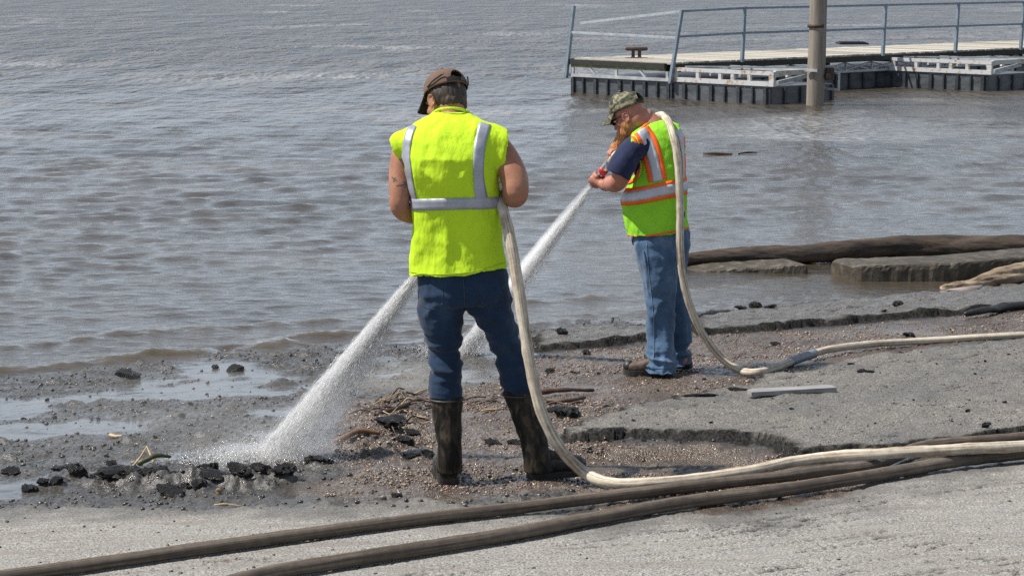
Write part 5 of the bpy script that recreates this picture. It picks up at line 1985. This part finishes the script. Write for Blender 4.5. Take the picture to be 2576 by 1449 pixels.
puff(land1 + Vector((-0.02, 0.10, 0.02)), (0.55, 0.40, 0.16), (0.88, 0.87, 0.85), 2.6, 'thin grey mist thrown up where the front jet strikes the mud')
puff(land1 + Vector((-0.65, 0.9, 0.03)), (1.1, 1.2, 0.22), (0.80, 0.79, 0.77), 0.45, 'faint drifting spray over the muddy shore at left')
puff(G(1010, 985) + Vector((0, 0.15, 0.03)), (0.55, 0.45, 0.15), (0.84, 0.80, 0.72), 2.6, 'sandy mist over the wet gravel behind the front person')
# ================================================================== LOOSE STONES, CHUNKS, STICKS
M_chunk = NT('wet_asphalt_chunk')
_c = M_chunk.ramp(M_chunk.noise(9, 5, 0.75), [(0.38, (0.010, 0.010, 0.010)), (0.56, (0.036, 0.033, 0.031)), (0.70, (0.12, 0.108, 0.095))])
M_chunk = M_chunk.set(color=_c, rough=0.38, normal=M_chunk.bump(M_chunk.noise(7, 5, 0.75), 0.9, 0.12))
M_tan = simple('tan_stone', (0.30, 0.21, 0.11), (0.18, 0.12, 0.07), 40, 0.6, 0.3)
M_stick = simple('wet_brown_stick', (0.075, 0.046, 0.030), (0.030, 0.020, 0.014), (20, 20, 20), 0.55, 0.5)
M_straw = simple('pale_dry_reed', (0.50, 0.36, 0.19), (0.34, 0.23, 0.12), (20, 20, 20), 0.7, 0.3)
M_redstick = simple('reddish_rotten_wood', (0.085, 0.035, 0.022), (0.035, 0.018, 0.013), (20, 20, 20), 0.6, 0.5)
M_plank = simple('grey_weathered_plank', (0.28, 0.275, 0.265), (0.16, 0.155, 0.15), (3, 30, 30), 0.8, 0.4, (6, 90, 90), 0.004)


def rock_mesh(seed, sub=2, ang=1.0):
    bm = bmesh.new()
    bmesh.ops.create_icosphere(bm, subdivisions=sub, radius=1.0)
    co = np.array([tuple(v.co) for v in bm.verts])
    # planar cuts make it angular
    r = np.random.default_rng(seed)
    rad_ = np.ones(len(co))
    for k in range(9):
        n = r.normal(size=3)
        n /= np.linalg.norm(n)
        h = r.uniform(0.55, 0.95)
        dt = co @ n
        rad_ = np.where(dt > h / rad_ * 1.0, np.minimum(rad_, h / np.maximum(dt, 1e-3)), rad_)
    rad_ = rad_ * (1 + 0.20 * ang * fbm(co * 2.6 + seed * 3.1, 4, 0.6))
    for v, q in zip(bm.verts, rad_):
        v.co = v.co * float(q)
    me = bpy.data.meshes.new('chunk')
    bm.to_mesh(me)
    bm.free()
    return me


ROCKS = [rock_mesh(k, 3, 1.35) for k in range(10)]
for me in ROCKS:
    me.materials.append(M_chunk)
TANR = rock_mesh(77, 2)
TANR.materials.append(M_tan)
BRN = rock_mesh(31, 2)
BRN.materials.append(M_redstick)
_k = [0]


def chunk(px, py, wpx, hpx, label, name='asphalt_chunk', cat='chunk', group=None, mesh=None, depth=0.7, rz=None):
    """stone whose foot is at a frame position; width and height in frame px"""
    g = G(px, py)
    sc = g.y / FPX
    w, h = wpx * sc, hpx * sc
    o = link(name, mesh or ROCKS[_k[0] % len(ROCKS)])
    _k[0] += 1
    z = gheight(g.x, g.y)
    o.scale = (w / 1.75, w * depth / 1.75, h / 1.55)
    o.location = (g.x, g.y, z + h * 0.26)
    o.rotation_euler = (random.uniform(-.2, .2), random.uniform(-.25, .25), random.uniform(-0.4, 0.4) if rz is None else rz)
    return tag(o, label, cat, group)


chunk(25, 1192, 50, 30, 'blocky dark mud lump at the left edge of the picture')
chunk(163, 1190, 64, 20, 'flat dark slab of mud left of the two pointed lumps', 'mud_slab')
chunk(283, 1183, 30, 26, 'rounded black chunk left of the bent reed')
chunk(199, 1212, 44, 46, 'tall pointed black lump of asphalt in the left mud')
chunk(72, 1236, 46, 24, 'black chunk leftmost of the row before the pale slab')
chunk(108, 1228, 34, 18, 'small black chunk second in the row before the pale slab')
chunk(142, 1226, 34, 22, 'black chunk third in the row, left of the tall pointed lump')
chunk(235, 1216, 18, 24, 'narrow black stump right of the tall pointed lump')
chunk(300, 1214, 118, 34, 'broad black slab of broken asphalt below the bent reed', 'asphalt_slab')
chunk(380, 1216, 54, 24, 'wet black chunk right of the broad asphalt slab')
chunk(425, 1244, 80, 40, 'large tilted black asphalt slab at the edge of the pale concrete', 'asphalt_slab')
chunk(400, 1200, 60, 30, 'lumpy heap of mud under the green weed', 'mud_heap')
chunk(440, 1208, 40, 26, 'lumpy dark chunk right of the green weed')
chunk(470, 1232, 30, 22, 'small chunk between the tilted slab and its neighbour')
chunk(499, 1238, 42, 30, 'square black chunk right of the tilted asphalt slab')
chunk(550, 1241, 20, 24, 'upright tan stone beside the black chunks', 'stone', 'stone', None, TANR)
chunk(545, 1220, 80, 26, 'long low black chunk with water behind it', 'asphalt_slab')
chunk(600, 1222, 66, 30, 'thick black chunk in front of the jet')
chunk(655, 1205, 64, 28, 'ragged black chunk nearest below the foot of the jet')
chunk(715, 1212, 56, 32, 'rough black chunk right end of the broken asphalt row')
chunk(516, 1184, 22, 26, 'small upright black stone left of its twin behind the slabs')
chunk(538, 1185, 26, 20, 'round black stone right of its twin behind the slabs')
chunk(736, 1186, 30, 14, 'dark stone right of the jet foot')
chunk(806, 1166, 70, 26, 'low dark mound right of the foot of the jet', 'mud_heap')
chunk(996, 1246, 30, 18, 'lone black stone on the grey slab in front of the left boot')
chunk(320, 952, 70, 26, 'dark mud bank at the water edge far left', 'mud_heap')
chunk(592, 932, 40, 24, 'dark lump at the water edge left of the jet')
chunk(540, 924, 18, 12, 'small lump at the water edge left of a larger one')
chunk(2257, 783, 26, 13, 'round black stone on the far asphalt strip')
chunk(2223, 796, 18, 7, 'reddish brown stone on the far asphalt strip', 'stone', 'stone', None, BRN)
chunk(1949, 866, 26, 14, 'black stone in the gravel above the taped hose joint')
chunk(2286, 846, 32, 12, 'black stone in the gravel just above the far hose')
chunk(2141, 934, 18, 8, 'small black stone below the far hose')
chunk(2170, 957, 26, 12, 'black stone on the asphalt, left of a pair')
chunk(2190, 955, 18, 10, 'black stone on the asphalt, right of a pair')
chunk(2478, 1094, 26, 16, 'black stone lying on the hose at right', depth=0.5)
chunk(1528, 1026, 24, 12, 'black stone in the gravel between the two hoses')
chunk(1411, 860, 28, 17, 'black stone standing on the broken asphalt ledge')
chunk(1475, 893, 22, 14, 'black stone on the wet gravel below the ledge')
chunk(1383, 936, 22, 11, 'black stone beside the vertical hose, upper of two')
chunk(1443, 938, 20, 9, 'black stone right of the vertical hose')
chunk(1430, 1050, 62, 34, 'big black broken lump right of the vertical hose', 'asphalt_slab')
chunk(1400, 1036, 60, 18, 'flat black lump close to the vertical hose', 'asphalt_slab')
chunk(1900, 787, 30, 16, 'black block on the far ledge at the water, topmost')
chunk(1935, 789, 34, 9, 'flat black block right of the topmost block at the water')
chunk(1862, 793, 34, 9, 'flat black block left of the topmost block at the water')
chunk(1797, 800, 84, 10, 'long flat black slab by the water right of the jeans', 'asphalt_slab', depth=0.35)
chunk(1753, 1018, 88, 9, 'flat black strip of asphalt left of the grey plank', 'asphalt_slab', depth=0.3)
chunk(1853, 1004, 50, 8, 'thin black flake of asphalt above the grey plank', depth=0.3)
chunk(1240, 1118, 44, 20, 'dark lump between the two boots, left')
chunk(1292, 1115, 36, 18, 'dark lump between the two boots, right')
chunk(985, 1090, 80, 26, 'black slab on the debris heap behind the left boot', 'asphalt_slab')
chunk(1040, 1092, 40, 16, 'black chunk touching the left boot shaft')
chunk(1020, 1122, 44, 24, 'rough dark lump left of the left boot')
chunk(1045, 1152, 90, 26, 'wide dark mud mound beside the left boot', 'mud_heap')

# smaller crumbs that nothing tells apart
for k in range(30):
    x, y = random.uniform(-20, 1050), random.uniform(990, 1225)
    if abs(x - (1030 - (y - 705) * 0.82)) < 60 or (x > 1050 and y > 1000):
        continue
    w = random.uniform(6, 16)
    chunk(x, y, w, w * random.uniform(0.4, 0.8), 'small black crumb of wet mud strewn over the left shore', 'mud_crumb', 'crumb', 'mud crumbs on the left shore')
for k in range(32):
    x, y = random.uniform(1350, 2576), random.uniform(880, 1130)
    w = random.uniform(5, 13)
    chunk(x, y, w, w * random.uniform(0.4, 0.7), 'small black crumb of asphalt strewn over the right side of the ramp', 'asphalt_crumb', 'crumb', 'asphalt crumbs right of the hose')


def stick(pts, r, mat, label, group=None, name='stick', cat='stick', lift=0.0):
    ps = []
    for x, y, z in pts:
        g = G(x, y, 0)
        ps.append(Vector((g.x, g.y, gheight(g.x, g.y) + z + lift)))
    n = len(ps)
    rr = [r * (1.0 - 0.45 * i / (n - 1)) for i in range(n)]
    v, f = tube_geo(ps, rr, 8, True, 4)
    org = ps[0]
    me = mesh_from(name, [p - org for p in v], f)
    displace(me, lambda c: r * 0.35 * noise3(c * 40))
    o = link(name, me, mat)
    o.location = org
    return tag(o, label, cat, group)


stick([(952, 1064, .01), (1000, 1052, .03), (1050, 1040, .05), (1092, 1040, .06)], 0.014, M_stick, 'long dark branch in the debris heap reaching the left boot', name='branch', cat='branch')
stick([(850, 1122, .02), (900, 1116, .025), (952, 1112, .02)], 0.018, simple('brown_stripped_wood', (0.17, 0.085, 0.04), None, 20, 0.6), 'thick brown piece of wood right of the jet', name='branch', cat='branch')
stick([(1330, 995, .02), (1400, 990, .03), (1490, 984, .02)], 0.018, M_redstick, 'dark reddish log right of the vertical hose', name='branch', cat='branch')
stick([(1380, 1012, .015), (1430, 1012, .02), (1470, 1003, .02)], 0.014, M_stick, 'dark stick lying below the reddish log', name='branch', cat='branch')
stick([(332, 1174, .01), (352, 1170, .045), (370, 1166, .09)], 0.006, M_straw, 'pale bent reed, its left leg rising from the mud', name='reed', cat='reed')
stick([(386, 1172, .035), (380, 1170, .06), (371, 1166, .09)], 0.006, M_straw, 'pale bent reed, its right leg coming down', name='reed', cat='reed')
stick([(352, 1182, .02), (390, 1178, .045), (428, 1172, .05)], 0.014, simple('green_river_weed', (0.075, 0.085, 0.025), (0.03, 0.035, 0.012), 20, 0.5), 'green weed lying over the mud beside the bent reed', name='river_weed', cat='weed')
stick([(540, 1268, .004), (570, 1267, .006), (606, 1266, .004)], 0.004, M_straw, 'thin pale reed on the slab below the tan stone', name='reed', cat='reed')
stick([(1212, 1042, .02), (1240, 1040, .022), (1264, 1040, .02)], 0.005, M_straw, 'short pale reed between the boots', name='reed', cat='reed')
stick([(278, 1098, .01), (290, 1101, .015), (306, 1103, .01)], 0.010, M_straw, 'pinkish reed fragment on the grey mud at left', name='reed', cat='reed')
for k in range(34):
    x, y = random.gauss(990, 55), random.gauss(1040, 26)
    if x > 1078 or y < 992:
        continue
    a = random.gauss(-0.12, 0.25)
    L = random.uniform(25, 75)
    stick([(x, y, .01 + .02 * random.random()), (x + L * .5, y + L * .5 * math.sin(a) * .6, .02 + .02 * random.random()), (x + L * math.cos(a), y + L * math.sin(a) * .6, .01 + .03 * random.random())],
          random.uniform(0.003, 0.008), random.choice([M_stick, M_stick, M_redstick, M_straw]), 'thin twig in the debris heap left of the front person\'s boots', 'twigs in the debris heap')
for k in range(16):
    x, y = random.gauss(1220, 70), random.gauss(1020, 18)
    L = random.uniform(20, 60)
    stick([(x, y, .01), (x + L * .5, y - 1, .025), (x + L, y + random.uniform(-6, 4), .012)], random.uniform(0.003, 0.008), random.choice([M_stick, M_redstick]),
          'thin twig on the gravel between and behind the boots', 'twigs between the boots')

# plank
ga, gb = G(1890, 1022), G(2104, 1006)
org = Vector((ga.x, ga.y, 0))
dv = Vector((gb.x - ga.x, gb.y - ga.y, 0))
nv_ = Vector((-dv.y, dv.x, 0)).normalized() * 0.085
za, zb_ = gheight(ga.x, ga.y), gheight(gb.x, gb.y)
m = MB()
n = 12
vs, fs = [], []
for i in range(n + 1):
    t = i / n
    b = org + dv * t + UP * (max(za, zb_ - 0.0) * (1 - t) + zb_ * t + 0.006)
    ww = nv_ * (1 + 0.05 * math.sin(9 * t)) * (0.8 if i in (0, n) else 1)
    vs += [b, b + ww, b + ww + UP * 0.024, b + UP * 0.024]
    if i:
        q = (i - 1) * 4
        fs += [(q + a, q + (a + 1) % 4, q + 4 + (a + 1) % 4, q + 4 + a) for a in range(4)]
fs += [(0, 1, 2, 3), (4 * n + 3, 4 * n + 2, 4 * n + 1, 4 * n)]
m.add([v - org for v in vs], fs)
o = m.build('wooden_plank', M_plank)
o.location = org
tag(o, 'flat grey weathered plank lying on the asphalt', 'plank')

# gravel, as one mass of real pebbles
ICO = bmesh.new()
bmesh.ops.create_icosphere(ICO, subdivisions=1, radius=1.0)
ICO_V = np.array([tuple(v.co) for v in ICO.verts])
ICO_F = np.array([[v.index for v in f.verts] for f in ICO.faces])
ICO.free()


def pebbles(name, n, weight, smin, smax, mat, label, cat, seed, ylim=(8.3, 16.5)):
    r = np.random.default_rng(seed)
    y = np.sqrt(r.uniform(ylim[0] ** 2, ylim[1] ** 2, n * 12))
    # more of them near by
    keep = r.random(len(y)) < (ylim[0] / y) ** 1.5
    y = y[keep]
    x = r.uniform(-1.05, 1.05, len(y)) * (0.262 * y)
    z, fl_ = ground_fields(x, y)
    w = weight(fl_, x, y)
    sel = np.where(r.random(len(x)) < w)[0][:n]
    x, y, z = x[sel], y[sel], z[sel]
    m = len(x)
    s = smin * (smax / smin) ** (r.random(m) ** 1.6)
    sc = np.stack([s * r.uniform(.8, 1.3, m), s * r.uniform(.7, 1.1, m), s * r.uniform(.4, .8, m)], 1)
    th = r.random(m) * 6.283
    V = ICO_V[None] * (1 + 0.28 * r.normal(size=(m, len(ICO_V), 1)) * 0.6) * sc[:, None]
    X = V[..., 0] * np.cos(th)[:, None] - V[..., 1] * np.sin(th)[:, None] + x[:, None]
    Y = V[..., 0] * np.sin(th)[:, None] + V[..., 1] * np.cos(th)[:, None] + y[:, None]
    Z = V[..., 2] + (z + sc[:, 2] * 0.35)[:, None]
    VV = np.stack([X, Y, Z], -1).reshape(-1, 3)
    F = (ICO_F[None] + len(ICO_V) * np.arange(m)[:, None, None]).reshape(-1, 3)
    me = big_mesh(name, VV, F)
    add_attr(me, 'tint', np.repeat(r.random(m), len(ICO_V)))
    return tag(link(name, me, mat), label, cat, kind='stuff')


def mat_peb(name, stops, rough):
    t = NT(name)
    return t.set(color=t.ramp(t.attr('tint'), stops), rough=rough, spec=0.6)


M_peb = mat_peb('wet_river_gravel', [(0.0, (0.030, 0.022, 0.018)), (0.3, (0.090, 0.062, 0.046)), (0.55, (0.16, 0.105, 0.072)), (0.8, (0.25, 0.18, 0.125)), (0.96, (0.40, 0.33, 0.25)), (1.0, (0.20, 0.07, 0.045))], 0.28)
M_crumb = mat_peb('dark_mud_grit', [(0.0, (0.012, 0.012, 0.012)), (0.6, (0.045, 0.042, 0.039)), (0.9, (0.12, 0.105, 0.09)), (1.0, (0.22, 0.18, 0.14))], 0.3)
pebbles('gravel', 15000, lambda f, x, y: f['m_grav'] * (0.04 + 0.96 * sstep(-0.1, 0.35, n2(x, y, 2.0, 3, 60.0))), 0.003, 0.011, M_peb, 'loose wet brown gravel between the broken asphalt plates', 'gravel', 21)
pebbles('mud_grit', 4500, lambda f, x, y: (1 - f['m_conc']) * (1 - f['m_plate']) * (1 - f['m_grav']) * (1 - 0.9 * f['m_slick']) * (x < 1.0), 0.003, 0.016, M_crumb, 'dark wet grit and mud crumbs along the left shore', 'grit', 22)
pebbles('scattered_grit', 2200, lambda f, x, y: np.clip(f['m_plate'] + 0.25 * f['m_conc'], 0, 1) * 0.5, 0.002, 0.009, M_crumb, 'scattered grit on the asphalt and the pale slab', 'grit', 23, (7.0, 16.0))
